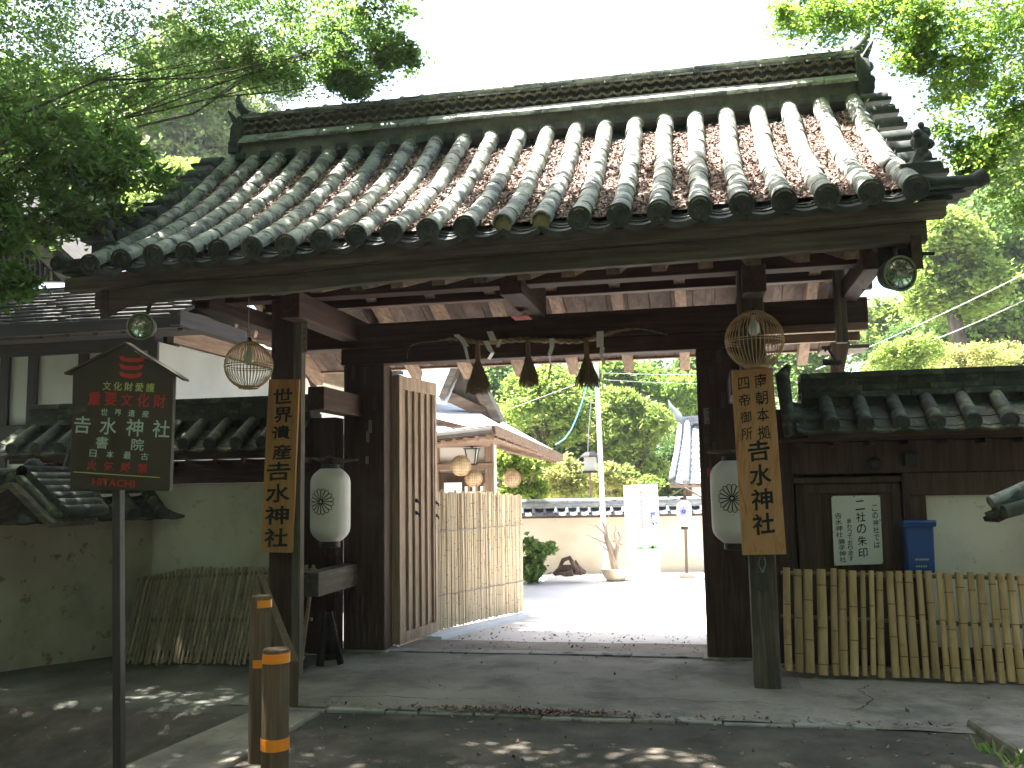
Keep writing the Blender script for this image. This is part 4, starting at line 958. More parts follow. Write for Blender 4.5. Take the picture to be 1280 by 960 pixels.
bx('door_rail', (.70, 7.97, 1.47), (1.545, 8.06, 1.515), 'wood_tan_X', t).data.materials[0] = MATS['wood_brown_panel']
bx('stile', (.72, 8.0, .05), (.79, 8.034, 1.46), 'wood_brown_panel', d); bx('stile', (1.465, 8.0, .05), (1.535, 8.034, 1.46), 'wood_brown_panel', d); bx('rail', (.79, 8.003, 1.385), (1.465, 8.034, 1.46), 'wood_brown_panel', d); bx('rail', (.79, 8.003, .6), (1.465, 8.034, .68), 'wood_brown_panel', d)
for k in range(5): bx('panel_board', (.792+.1345*k, 8.022, .05), (.792+.1345*k+.131, 8.034, 1.383), 'wood_brown_panel', d, .002)
c1 = at(1093, 580, 7.98); tag(MB().lathe([(.001, -.05), (.03, -.05), (.045, -.02), (.06, -.012), (.062, .0)], c=c1, ax='Y', n=18).build('iron_knob', 'lamp_black', smooth=True), 'round black iron knob on the beam above the side door', 'knob')
c1 = at(1137, 575, 7.98); tag(MB().box((c1.x-.05, 7.90, c1.z-.05), (c1.x+.04, 7.985, c1.z+.05)).box((c1.x-.06, 7.89, c1.z+.05), (c1.x+.05, 7.985, c1.z+.065)).build('junction_box', 'lamp_black', bevel=.005), 'small black box on the beam right of the iron knob', 'box')
tag(MB().tube([at(1035, 436, 8.0)-Vector((.03, 0, .02)), at(1035, 436, 8.0), at(1047, 454, 8.0), at(1047, 458, 8.0)], .012, 6).tube([at(1028, 453, 8.0), at(1052, 453, 8.0)], [.028, .018], 8).build('wall_spotlight', 'lamp_black', smooth=True), 'small black spotlight on top of the tiled wall right of the gate', 'lamp')
# notice on the side door
t = thing('paper_notice', 'white handwritten paper notice pinned on the wooden side door', 'notice', tuple(at(1075, 708, 7.99)))
tl, tr_, br_, bl_ = at(1039, 620, 7.995), at(1100, 619, 7.995), at(1104, 705, 7.985), at(1043, 707, 7.985); th = Vector((0, .003, 0))
MB().hexa([bl_, br_, br_+th, bl_+th], [tl, tr_, tr_+th, tl+th]).build('sheet', 'paper_white', t)
its = []; cc2 = (tl+tr_+br_+bl_)/4; q = (tr_-tl).length/61
def colm(s, x, y0, y1, w, h):
    n = len(s)
    for i, ch in enumerate(s): its.append((ch, (x-1071.5)*q, (663-(y0+(y1-y0)*(i+.5)/n))*q, w*q, h*q))
colm('この神社では', 1095, 630, 687, 7, 8); colm('二社の朱印', 1077, 623, 700, 11.5, 12.5); colm('承わっております', 1062, 648, 703, 6, 6.2); colm('𠮷水神社', 1049, 640, 673, 8.5, 7.5); colm('勝手神社', 1051.5, 674, 705, 8.5, 7)
glyphs(its, ['ink'], t, cc2+Vector((0, -.002, 0)), tr_-tl, tl-bl_, brush=.05, bold=.01)
for (x, y) in ((1039.8, 621), (1068, 620.5), (1099, 620), (1100, 650), (1041, 665), (1044, 705), (1075, 706), (1103, 704)):
    p = at(x, y, 7.984); MB().ball(tuple(p), .006, 6, 4).build('pin', 'paper_red', t)
# blue box
t = thing('blue_box', 'blue plastic box with a lid standing on edge behind the yellow bamboo screen', 'box', tuple(at(1150, 714, 7.8)))
a, b = at(1135, 716, 7.80), at(1165, 656, 7.80)
MB().hexa([(a.x, 7.78, a.z), (b.x, 7.78, a.z), (b.x, 7.94, a.z), (a.x, 7.94, a.z)], [(a.x-.008, 7.76, b.z), (b.x+.004, 7.76, b.z), (b.x+.004, 7.94, b.z), (a.x-.008, 7.94, b.z)]).build('body', 'plastic_blue', t, bevel=.012)
MB().box((a.x-.028, 7.735, b.z-.012), (b.x+.018, 7.95, b.z+.022)).tube([(a.x-.026, 7.74, b.z+.022), (b.x+.018, 7.74, b.z+.022)], .018, 8).build('lid', 'plastic_blue', t, bevel=.006)
mk = MB()
for (px0, py0, n_c, w_) in ((1144, 700.5, 6, 2.2), (1145, 709, 5, 2.0)):
    for i in range(n_c):
        c_ = at(px0+i*2.9, py0, 7.772); s_ = w_/1150*7.8
        mk.add([c_, c_+Vector((s_, 0, 0)), c_+Vector((s_*.9, 0, s_*1.1)), c_+Vector((s_*.2, 0, s_))], [(0, 1, 2, 3)])
mk.build('faded_print', 'sign_pale', t)
# broken tiled roof stub at the right edge
t = thing('small_tiled_roof', 'end of a small tiled roof poking in at the right edge above the bamboo screen', 'roof', tuple(at(1262, 620, 7.4)))
p0, p1 = at(1238, 628, 7.35), at(1330, 588, 7.5)
for k, (dz, m) in enumerate(((0, 'roof_tile'), (-.055, 'roof_tile_mossy'), (-.09, 'roof_tile_dark'))):
    MB().tube([p0+Vector((.03*k, 0, dz)), p1+Vector((0, .0, dz))], [.045, .048], 12).build('round_tile', m, t, smooth=True)
MB().beam(p0+Vector((.02, .1, -.13)), p1+Vector((0, .1, -.13)), .18, .035).build('eave_board', 'wood_dark_X', t); MB().beam(at(1232, 644, 7.5), at(1262, 632, 7.45), .05, .04).build('rafter', 'wood_grey_X', t)
MB().tube([at(1255, 640, 7.25), at(1300, 628, 7.3)], [.05, .05], 10).build('round_tile', 'roof_tile_mossy', t, smooth=True)

# left wall
t = thing('plaster_wall', 'white plaster wall with dark tiled coping left of the gate, behind the old bamboo screen', 'wall', (-4.5, 8.1, 0))
coping(t, -6.6, -3.60, 7.66, 1.92, 8.02, 2.16, 2.38, phase=.10)
bx('plaster_panel', (-6.6, 8.05, -.05), (-3.88, 8.18, 1.56), 'plaster', t, 0)
bx('top_beam', (-6.6, 8.0, 1.562), (-3.60, 8.17, 1.78), 'wood_dark_X', t); bx('eave_plank', (-6.6, 7.74, 1.78), (-3.60, 7.80, 1.82), 'wood_dark_X', t)
for k in range(11): bx('soffit_rafter', (-6.4+.28*k, 7.74, 1.73), (-6.35+.28*k, 8.02, 1.778), 'wood_dark_Y', t)
# lower, older wall running towards the camera on the far left
W0, W1 = Vector((-6.3, 6.45, 0)), Vector((-5.22, 8.02, 0)); wd = (W1-W0).normalized(); wn = Vector((wd.y, -wd.x, 0))
t = thing('old_wall', 'low stained yellowish plaster wall with mossy tiles and a small gable on the far left', 'wall', tuple((W0+W1)/2))
def wp(s, o, z): p = W0+wd*s+wn*o; return Vector((p.x, p.y, z))
LW = (W1-W0).length
MB().hexa([wp(-1.6, 0, -.5), wp(LW, 0, -.3), wp(LW, -.15, -.3), wp(-1.6, -.15, -.5)], [wp(-1.6, 0, 1.24), wp(LW, 0, 1.24), wp(LW, -.15, 1.24), wp(-1.6, -.15, 1.24)]).build('plaster_panel', 'plaster_old', t)
for s in (-.02, .95): MB().beam(wp(s, .006, -.3), wp(s, .006, 1.24), .012, .006).build('joint_strip', 'plaster_old', t)
MB().beam(wp(-.55, .03, -.3), wp(-.55, .03, 1.25), .05, .05).build('wall_post', 'bamboo', t)
MB().beam(wp(-1.6, .12, 1.25), wp(LW+.15, .12, 1.25), .10, .035).build('eave_plank', 'wood_dark_X', t)
dn = Vector((-wn.x, -wn.y, 0))*.8+Vector((0, 0, .45)); dn.normalize()
k = 0; s = -1.5
while s < LW+.1:
    p = wp(s, .26, 1.30)
    inst('round_tile', RW, frame(p, wd, dn), t); inst('round_tile', RW, frame(p+dn*.22, wd, dn), t)
    inst('end_disc', DW, frame(p, wd, dn), t)
    inst('pan_tile', PW, frame(p+wd*.13-Vector((0, 0, .03)), wd, dn), t); inst('pan_tile', PW, frame(p+wd*.13+dn*.12-Vector((0, 0, .03)), wd, dn), t); s += .26
for k in range(3):
    MB().beam(wp(-1.6, -.12, 1.50+.05*k), wp(LW-.1, -.12, 1.50+.05*k), .26-.05*k, .04).build('ridge_tile', 'roof_tile_mossy', t, bevel=.01)
MB().tube([wp(-1.6, -.12, 1.67), wp(LW-.1, -.12, 1.66)], .06, 10).build('ridge_cap', 'roof_tile_mossy', t, smooth=True)
MB().ball(tuple(wp(LW*.45, -.1, 1.72)), (.09, .09, .09), 9, 6).ball(tuple(wp(LW*.45+.1, -.06, 1.68)), .06).tube([wp(LW*.6, -.1, 1.70), wp(LW*.62, -.1, 1.86), wp(LW*.60, -.1, 1.96)], [.05, .035, .012], 8).build('ridge_ornament', 'roof_tile_mossy', t, smooth=True)
# little gable in front
g0, g1, g2 = at(-30, 655, 6.5), at(42, 606, 6.5), at(92, 655, 6.5)
for (a_, b_) in ((g0, g1), (g1, g2)): MB().beam(a_, b_, .55, .05).build('gable_board', 'wood_grey_X', t, bevel=.006); MB().beam(a_+Vector((0, .1, .06)), b_+Vector((0, .1, .06)), .6, .05).build('gable_roof', 'roof_tile_mossy', t, bevel=.015)
for k in range(7):
    f_ = k/6; a_ = g1.lerp(g2, f_)+Vector((0, -.14, .10)); MB().tube([a_, a_+Vector((0, .5, 0))], .055, 10).build('round_tile', 'roof_tile_mossy', t, smooth=True)
    a_ = g1.lerp(g0, f_)+Vector((0, -.14, .10)); MB().tube([a_, a_+Vector((0, .5, 0))], .055, 10).build('round_tile', 'roof_tile_mossy', t, smooth=True)

# ================================================================== BUILDING BEHIND THE LEFT WALL
t = thing('residence', 'dark timber and white plaster building with shingled eaves behind the left wall', 'building', (-8.5, 11, 0)); RS = t
YB = 10.6; zt_ = 3.42
xl = -13.; xr = at(196, 470, YB).x
bx('wall', (xl, YB, 0), (xr, 15, zt_), 'plaster_shaded', t, 0)
for px in (-60, 5, 40, 103, 190):
    p = at(px, 500, YB-.03); bx('timber_post', (p.x-.07, YB-.05, .5), (p.x+.07, YB-.003, zt_), 'wood_black_Z', t)
for (y, h) in ((540, .10), (432, .14)):
    z = at(50, y, YB).z; bx('timber_beam', (xl, YB-.06, z-h), (xr, YB-.004, z+h), 'wood_black_X', t)
z = at(60, 555, YB).z
for k in range(16): bx('lattice_slat', (at(52, 555, YB).x+k*.12, YB-.05, z-.45), (at(52, 555, YB).x+k*.12+.04, YB-.004, z+.02), 'wood_black_Z', t)
# shingled lower roof: overlapping courses of boards
e0, e1 = at(60, 402, 9.7), at(60, 358, 11.3)
for k in range(11):
    f0 = k/11; f1 = (k+1)/11; za = e0.z+(e1.z-e0.z)*f0; zb = e0.z+(e1.z-e0.z)*f1; ya = 9.7+1.6*f0; yb = 9.7+1.6*f1+.1
    x = xl+rnd.uniform(-.5, 0)
    while x < -6.15:
        w = rnd.uniform(.6, 1.1); x2 = min(x+w, -6.1); MB().hexa([(x, ya, za-.01), (x2-.006, ya, za-.01), (x2-.006, yb, zb-.02), (x, yb, zb-.02)], [(x, ya, za+.02), (x2-.006, ya, za+.006), (x2-.006, yb, zb+.0), (x, yb, zb+.0)]).build('shingle', 'shingle', t); x = x2
bx('eave_board', (xl, 9.68, e0.z-.16), (-6.0, 9.76, e0.z-.02), 'wood_black_X', t); bx('soffit', (xl, 9.76, e0.z-.10), (-6.0, 10.6, e0.z-.06), 'wood_black_X', t)
for k in range(18): bm_('rafter', (-12.5+.38*k, 9.74, e0.z-.15), (-12.5+.38*k, 10.6, e0.z-.0), .07, .09, 'wood_black_Y', t)
bx('end_board', (-6.1, 9.6, e0.z-.15), (-5.95, 11.2, e0.z+.03), 'wood_black_Y', t)
MB().hexa([(xl, 9.75, e0.z-.05), (-6.1, 9.75, e0.z-.05), (-6.1, 11.4, e1.z-.05), (xl, 11.4, e1.z-.05)], [(xl, 9.75, e0.z-.02), (-6.1, 9.75, e0.z-.02), (-6.1, 11.4, e1.z-.025), (xl, 11.4, e1.z-.025)]).build('roof_underlay', 'wood_black_X', t, bevel=0)
# upper gable with lattice on the far left
ga, gb = at(-60, 195, 11.5), at(100, 352, 11.5)
MB().beam(ga, gb, .55, .17).build('bargeboard', 'wood_grey_X', t); MB().beam(ga+Vector((.1, .2, .14)), gb+Vector((.25, .2, .14)), 1.2, .06).build('upper_roof', 'shingle', t)
MB().prism([at(-60, 225, 11.7), at(88, 352, 11.7), at(-60, 352, 11.7)], (0, .1, 0)).build('gable_panel', 'ink', t)
for k in range(20):
    px = -40+k*6.5; yt = 240+(px+60)*.80
    if yt < 340: MB().beam(at(px, 350, 11.66), at(px, yt, 11.66), .035, .03).build('lattice_slat', 'wood_grey_Z', t)
# side wing: bright plaster wall receding beside the gate, with exposed eave
XW = -7.0
wa = at(212, 432, 11.2); bx('side_wall', (XW-1, 11.2, 0), (XW+.0, 17.5, 3.62), 'plaster_white', t, 0).location.x += 0
bx('corner_post', (XW-.1, 11.05, 0), (XW+.06, 11.19, 3.6), 'wood_black_Z', t)
MB().beam((XW+.04, 11.0, 3.62), (XW+.04, 17.6, 3.62), .10, .30).build('wall_plate', 'wood_tan_Y', t)
for k in range(12): bm_('rafter', (XW+.05, 11.0+.55*k, 3.86), (XW+1.0, 11.0+.55*k, 3.62), .08, .10, 'wood_tan_X', t)
MB().hexa([(XW-.5, 10.8, 4.06), (XW+1.1, 10.8, 3.66), (XW+1.1, 17.6, 3.66), (XW-.5, 17.6, 4.06)], [(XW-.5, 10.8, 4.12), (XW+1.1, 10.8, 3.72), (XW+1.1, 17.6, 3.72), (XW-.5, 17.6, 4.12)]).build('wing_roof', 'wood_black_X', t)
MB().hexa([(XW-.5, 10.8, 4.13), (XW+1.12, 10.8, 3.73), (XW+1.12, 17.6, 3.73), (XW-.5, 17.6, 4.13)], [(XW-.5, 10.8, 4.2), (XW+1.12, 10.8, 3.8), (XW+1.12, 17.6, 3.8), (XW-.5, 17.6, 4.2)]).build('wing_roof', 'shingle', t)
MB().beam(at(232, 404, 10.7), at(290, 385, 11.3), .12, .14).build('eave_bracket', 'wood_tan_X', t); MB().beam(at(192, 413, 10.6), at(235, 398, 10.8), .16, .22).build('eave_bracket', 'wood_black_X', t)

# ================================================================== COURTYARD
# house on the left, seen through the gate
t = thing('courtyard_house', 'house with pale sheet-metal roof and a slatted gable, seen through the gate', 'building', (-5, 14, 0))
YH = 13.0
c0 = at(616, 560, YH); xh = at(612, 575, YH).x
bx('front_wall', (-7.2, YH+.05, 0), (xh, 13.45, 2.30), 'plaster_white', t, 0)
for px in (535, 544, 612):
    p = at(px, 600, YH); bx('timber_post', (p.x-.06, YH-.03, 0), (p.x+.06, YH+.049, 2.35), 'wood_tan_Z', t)
for (y, hh, m) in ((583, .045, 'wood_tan_X'), (548, .09, 'wood_tan_X')):
    z = at(580, y, YH).z; bx('timber_beam', (-7.2, YH-.045, z-hh), (xh+.06, YH+.047, z+hh), m, t)
z = at(580, 592, YH).z; bx('dado_board', (-4.1, YH-.02, 0), (xh-.05, YH+.048, z), 'wood_tan_Z', t).data.materials[0] = MATS['wood_brown_panel']
# lower roof: front slope panels, hip and side slope
def quadslab(a, b, c, d, th, name, m, par, **k):
    n = (b-a).cross(d-a).normalized();
    if n.z < 0: n = -n
    v = n*th; return MB().hexa([p-v for p in (a, b, c, d)], [a, b, c, d]).build(name, m, par, **k)
A1, A2 = at(505, 545, 12.0), at(617, 531, 12.0); B2 = at(700, 567, 14.6)
T1, T2 = at(520, 497, 14.2), at(592, 509, 14.2)
n = 7
for k in range(n):
    f0, f1 = k/n, (k+1)/n
    quadslab(A1.lerp(T1, f0), A2.lerp(T2, f0), A2.lerp(T2, f1), A1.lerp(T1, f1)+Vector((0, 0, 0)), .03, 'roof_panel', 'copper_roof', t)
    T3 = at(608, 516, 15.5)
    quadslab(A2.lerp(T2, f0), B2.lerp(T3, f0), B2.lerp(T3, f1), A2.lerp(T2, f1), .03, 'roof_panel', 'copper_roof', t)
dz = Vector((0, 0, -.07)); MB().beam(A1+dz, A2+dz, .16, .11).build('eave_board', 'wood_dark_X', t); MB().beam(A2+dz, B2+dz, .10, .12).build('eave_board', 'wood_tan_X', t)
quadslab(A1+dz*2, A2+dz*2, at(612, 556, YH), at(500, 552, YH), .03, 'soffit', 'wood_tan_X', t)
quadslab(A2+dz*2.4, B2+dz*1.6, at(640, 566, 16.5), at(612, 552, YH+.1), .03, 'soffit', 'wood_tan_X', t)
for k in range(9):
    f_ = (k+.5)/9; p = A2.lerp(B2, f_)+dz*2; bm_('rafter', p, p+Vector((-1.1, -.1, .30)), .07, .08, 'wood_tan_X', t)
for k in range(8):
    f_ = (k+.5)/8; p = A1.lerp(A2, f_)+dz*2.2; bm_('rafter', p, p+Vector((.0, .95, .16)), .06, .07, 'wood_tan_Y', t)
MB().tube([A1+Vector((0, -.07, -.06)), A2+Vector((0.0, -.07, -.07))], .05, 8).build('gutter', 'metal_post', t)
# upper roof with slatted gable
U0, U1, U2 = at(505, 430, 16.5), at(582, 440, 13.6), at(558, 503, 13.2); U3 = at(505, 495, 13.4)
for k in range(7):
    f0, f1 = k/7, (k+1)/7; quadslab(U3.lerp(U0, f0), U2.lerp(U1, f0), U2.lerp(U1, f1), U3.lerp(U0, f1), .04, 'roof_panel', 'copper_roof', t)
g1, g2, g3 = at(583, 440, 13.5), at(562, 500, 13.5), at(624, 528, 13.5)
MB().prism([g1, g2, g3], (0, .2, 0)).build('gable_panel', 'wood_grey_Z', t)
MB().beam(g1+Vector((0, -.14, 0)), g2+Vector((-.05, -.14, -.0)), .30, .10).build('bargeboard', 'wood_grey_X', t); MB().beam(g1+Vector((0, -.14, 0)), g3+Vector((.04, -.14, .0)), .30, .12).build('bargeboard', 'wood_grey_X', t)
MB().beam(g2+Vector((0, -.08, .05)), g3+Vector((0, -.08, .03)), .06, .16).build('gable_beam', 'wood_tan_X', t)
MB().beam(g1+Vector((-.05, -.05, -.1)), g3+Vector((-.12, -.05, .05)), .06, .08).build('inner_rafter', 'wood_tan_X', t)
for k in range(13):
    f_ = (k+.5)/13; p = g2.lerp(g3, f_); q_ = (g1-g2); top = g2.lerp(g1, min(1, f_/.34)) if f_ < .34 else g1.lerp(g3, (f_-.34)/.66)
    MB().beam(p+Vector((0, -.02, .08)), Vector((p.x, p.y-.02, max(top.z-.06, p.z+.1))), .035, .03).build('slat', 'wood_grey_Z', t)
# hanging lamp and bamboo globes at the house
c = at(505+0, 0, 13); p = at(590, 569, 12.7)
t = thing('hanging_lamp', 'small square black-framed lamp under the eave of the courtyard house', 'lamp', tuple(p))
MB().hexa([p+Vector((-.045, -.045, -.12)), p+Vector((.045, -.045, -.12)), p+Vector((.045, .045, -.12)), p+Vector((-.045, .045, -.12))], [p+Vector((-.075, -.075, .08)), p+Vector((.075, -.075, .08)), p+Vector((.075, .075, .08)), p+Vector((-.075, .075, .08))]).build('glass', 'lamp_glass', t)
mb = MB()
for sx_, sy_ in ((-1, -1), (1, -1), (1, 1), (-1, 1)): mb.beam(p+Vector((.05*sx_, .05*sy_, -.13)), p+Vector((.08*sx_, .08*sy_, .08)), .014, .014)
mb.box((p.x-.10, p.y-.10, p.z+.08), (p.x+.10, p.y+.10, p.z+.10)).box((p.x-.06, p.y-.06, p.z-.145), (p.x+.06, p.y+.06, p.z-.12)).tube([p+Vector((0, 0, .1)), p+Vector((0, .05, .22))], .012, 6)
mb.build('frame', 'lamp_black', t)
def small_globe(px, py, Y, r, label, tail=False):
    c = at(px, py, Y); t = thing('bamboo_globe', label, 'lantern', tuple(c))
    mb = MB()
    for i in range(26):
        a = 2*math.pi*i/26; mb.tube([c+Vector((r*math.cos(a)*math.sin(th), r*math.sin(a)*math.sin(th), r*math.cos(th))) for th in [math.pi*(.06+.88*k/8) for k in range(9)]], .0042, 4, caps=False)
    for z in (-.6, -.3, 0, .3, .6): mb.tube([c+Vector((r*math.sqrt(1-z*z)*math.cos(2*math.pi*k/18), r*math.sqrt(1-z*z)*math.sin(2*math.pi*k/18), z*r)) for k in range(19)], .004, 4, caps=False)
    mb.build('basket_ribs', 'bamboo', t); MB().ball(tuple(c), r*.86, 14, 9).build('lining', 'bamboo_pale', t, smooth=True)
    if tail:
        for k in (-1, 0, 1):
            s = MB(); q = c+Vector((k*.11, -.05, -r*.9))
            for j in range(4): w_ = .02; o_ = (-1)**j*.016; s.hexa([q+Vector((o_-w_, 0, -.07*(j+1))), q+Vector((o_+w_, 0, -.07*(j+1))), q+Vector((o_+w_, .003, -.07*(j+1))), q+Vector((o_-w_, .003, -.07*(j+1)))], [q+Vector((o_-w_, 0, -.07*j)), q+Vector((o_+w_, 0, -.07*j)), q+Vector((o_+w_, .003, -.07*j)), q+Vector((o_-w_, .003, -.07*j))])
            s.build('paper_streamer', 'paper_white', t)
            MB().tube([q+Vector((.05, 0, .04)), q+Vector((.05, 0, -.12)), q+Vector((.05, 0, -.26))], [.012, .016, .045], 8).build('tassel', 'straw', t)
    return t
small_globe(576, 582, 12.2, .14, 'upper woven bamboo globe hanging before the white wall of the courtyard house')
small_globe(592, 598, 12.3, .12, 'lower woven bamboo globe with paper streamers and straw tassels below it', True)
small_globe(640, 598, 14.8, .145, 'woven bamboo globe hanging in front of the bushes, right of the house')
p = at(567, 612, 12.85); tag(MB().box((p.x-.14, 12.84, p.z-.25), (p.x+.12, 12.87, p.z+.10)).build('white_panel', 'paper_white', bevel=.003), 'small blank white board on the courtyard house wall below the bamboo globe', 'board')

# far courtyard wall with blue-grey coping
t = thing('courtyard_wall', 'long cream plaster wall with blue-grey tiled coping at the back of the courtyard', 'wall', (-1.8, 16.0, 0))
Wa, Wb = Vector((-4.6, 15.3, 0)), Vector((1.6, 16.45, 0)); wd2 = (Wb-Wa).normalized(); nn2 = Vector((wd2.y, -wd2.x, 0)); L2 = (Wb-Wa).length
def w2(s, o, z): p = Wa+wd2*s+nn2*o; return Vector((p.x, p.y, z))
MB().hexa([w2(0, 0, -.1), w2(L2, 0, -.1), w2(L2, -.2, -.1), w2(0, -.2, -.1)], [w2(0, 0, .93), w2(L2, 0, .93), w2(L2, -.2, .93), w2(0, -.2, .93)]).build('plaster_panel', 'plaster_cream', t)
MB().beam(w2(0, .11, .94), w2(L2, .11, .94), .1, .03).build('eave_plank', 'wood_dark_X', t)
d2 = (-nn2*.8+Vector((0, 0, .42))).normalized()
PB = pan_mesh(.20, .15, .02, .03).mesh('wavy_tile', 'wall_slate', True); 
for i in range(int(L2/.19)):
    for k in range(2): inst('wavy_tile', PB, frame(w2(.1+i*.19, .17, .99)+d2*.13*k, wd2, d2+Vector((0, 0, -.04))), t)
for i in range(int(L2/.19)):
    inst('round_tile', MB_R if 'MB_R' in globals() else globals().setdefault('MB_R', roll_mesh(.28, .028, .026, 4).mesh('round_tile', 'wall_slate', True)), frame(w2(.005+i*.19, .17, 1.0), wd2, d2), t)
for k in range(3): MB().beam(w2(0, -.08, 1.10+.035*k), w2(L2, -.08, 1.10+.035*k), .22-.03*k, .028).build('ridge_tile', 'roof_tile_blue' if k else 'ridge_tile_pale', t)
MB().tube([w2(0, -.08, 1.21), w2(L2, -.08, 1.21)], .035, 8).build('ridge_cap', 'ridge_tile_pale', t)

# pale pole
a, b = at(757, 700, 15.2), at(744, 440, 15.2); t = tag(MB().tube([(a.x, 15.2, 0), (b.x, 15.2, b.z+.3)], [.046, .036], 12).build('utility_pole', 'pole_grey', smooth=True), 'slim pale grey pole rising in front of the far courtyard wall', 'pole')
# notice board
t = thing('courtyard_sign', 'tall white standing sign with faded coloured columns of writing and small green hills', 'sign', tuple(at(804, 712, 15.0)))
tl, tr_, br_, bl_ = at(779, 607, 14.9), at(822, 605, 14.9), at(826, 693, 14.9), at(783, 695, 14.9); th = Vector((0, .04, 0))
MB().hexa([bl_, br_, br_+th, bl_+th], [tl, tr_, tr_+th, tl+th]).build('panel', 'panel_white', t, bevel=.01)
for e in (bl_, br_): MB().beam(Vector((e.x+(.03 if e is bl_ else -.02), 14.95, 0)), Vector((e.x+(.03 if e is bl_ else -.02), 14.95, 1.3)), .035, .035).build('leg', 'pole_grey', t)
MB().box((bl_.x+.02, 14.96, .0), (br_.x-.02, 14.98, bl_.z-.005)).build('skirt', 'plaster_cream', t)
cc3 = (tl+tr_+br_+bl_)/4; q = (tr_-tl).length/43
its = [('拝', 14*q, 5*q, 7*q, 9*q, 0), ('観', 15*q, -8*q, 8*q, 10*q, 0)]
glyphs(its, ['sign_blue'], t, cc3+Vector((0, -.004, 0)), tr_-tl, tl-bl_, bold=.03)
Fq = frame(cc3+Vector((0, -.004, 0)), tr_-tl, tl-bl_); 
for m, cols_ in (('sign_faded', (-14, -8, 16, 11)), ('sign_pink', (0, 5, 1))):
    mk = MB()
    for x in cols_:
        y = 37.-rnd.uniform(0, 4); end = -18 if x < 8 else 14
        while y > end:
            for _ in range(4):
                a_ = rnd.uniform(-1.5, .5); b_ = rnd.uniform(-1.2, 1); l_ = rnd.uniform(.8, 2.0); v_ = rnd.random() < .5
                mk.add([Fq @ Vector(((x+a_)*q, (y+b_)*q, 0)), Fq @ Vector(((x+a_+(.6 if v_ else l_))*q, (y+b_)*q, 0)), Fq @ Vector(((x+a_+(.6 if v_ else l_))*q, (y+b_+(l_ if v_ else .6))*q, 0)), Fq @ Vector(((x+a_)*q, (y+b_+(l_ if v_ else .6))*q, 0))], [(0, 1, 2, 3)])
            y -= rnd.uniform(3.2, 4.5)
    mk.v = [tuple(Vector(p)-ORG[t]) for p in mk.v]; me = bpy.data.meshes.new('faded_writing'); me.from_pydata(mk.v, [], mk.f); me.materials.append(MATS[m]); link('faded_writing', me, t)
for (x0, x1, h_) in ((-10, 2, 3.), (4, 19, 4.2), (8, 14, 5.5)):
    me = bpy.data.meshes.new('hill_print'); me.from_pydata([tuple(Fq @ Vector((x*q, y*q, .001))-ORG[t]) for x, y in ((x0, -36), (x1, -36), (x1-2, -36+h_*.5), ((x0+x1)/2+1, -36+h_), (x0+2, -36+h_*.45))], [], [(0, 1, 2, 3, 4)]); me.materials.append(MATS['sign_green']); link('hill_print', me, t)
# lantern on a post with a small roof
c = at(855, 641, 15.0); lantern(c, .115, .42, 'small white lantern with blue flower crest standing on a post in the courtyard', cr=.075, cz=.02, detail=False)
t = thing('lantern_post', 'dark wooden post with a little gabled board roof over the small courtyard lantern', 'post', (at(858, 712, 15.0).x, 15.05, 0))
MB().beam((at(858, 712, 15.06).x, 15.12, 0), (c.x+.02, 15.12, c.z+.36), .045, .045).build('post', 'wood_grey_Z', t); MB().beam((c.x, 15.0, c.z-.24), (c.x, 15.12, c.z-.24), .05, .05).build('arm', 'wood_grey_Z', t)
for sgn in (-1, 1):
    for k in range(5): MB().beam(Vector((c.x+.02, 14.80+.09*k, c.z+.40)), Vector((c.x+.02+sgn*.27, 14.80+.09*k, c.z+.24)), .085, .02).build('roof_slat', 'wood_grey_X', t)
MB().box((at(858, 712, 15.06).x-.12, 15.0, 0), (at(858, 712, 15.06).x+.12, 15.24, .05)).build('base_stone', 'stone_warm', t, bevel=.01)
# tiled roof of a shrine hall on the right
t = thing('shrine_hall', 'small building with a sunlit blue-grey tiled roof just inside the right gate post', 'building', (.6, 19.5, 0))
e0, e1, r0, r1 = at(837, 604, 18.5), at(960, 604, 18.5), at(851, 532, 20.0), at(960, 524, 20.0)
nrow = 10; ncol = 12
for j in range(nrow):
    f0, f1 = j/nrow, (j+1)/nrow+.02
    for i in range(ncol):
        a_, b_ = e0.lerp(e1, i/ncol), e0.lerp(e1, (i+1)/ncol); c_, d_ = r0.lerp(r1, (i+1)/ncol), r0.lerp(r1, i/ncol)
        L_ = [a_.lerp(d_, f0), b_.lerp(c_, f0), b_.lerp(c_, f1), a_.lerp(d_, f1)]; m1 = (L_[0]+L_[1])/2+Vector((0, 0, -.035)); m2 = (L_[2]+L_[3])/2+Vector((0, 0, -.035)); up_ = Vector((0, 0, .025)); dn_ = Vector((0, 0, -.01))
        MB().add([L_[0]+up_, m1+up_, L_[1]+up_, L_[1]+dn_, m1+dn_, L_[0]+dn_, L_[3], m2, L_[2]], [(0, 1, 7, 6), (1, 2, 8, 7), (0, 5, 4, 1), (1, 4, 3, 2)]).build('roof_tile', 'roof_tile_blue', t)
MB().tube([e0+Vector((.03, 0, .04)), e0.lerp(r0, .5)+Vector((.03, 0, .02)), r0+Vector((0, 0, .06))], .06, 8).build('descending_ridge', 'roof_tile_blue', t, smooth=True)
MB().tube([e0.lerp(e1, .16)+Vector((0, 0, .06)), e0.lerp(e1, .16).lerp(r0.lerp(r1, .1), .5)+Vector((0, 0, .03)), r0.lerp(r1, .08)+Vector((0, 0, .08))], .075, 8).build('descending_ridge', 'roof_tile_blue', t, smooth=True)
for k in range(3): MB().beam(r0+Vector((-.02, 0, .04+.06*k)), r1+Vector((0, 0, .04+.06*k)), .24-.05*k, .05).build('ridge_tile', 'roof_tile_blue', t)
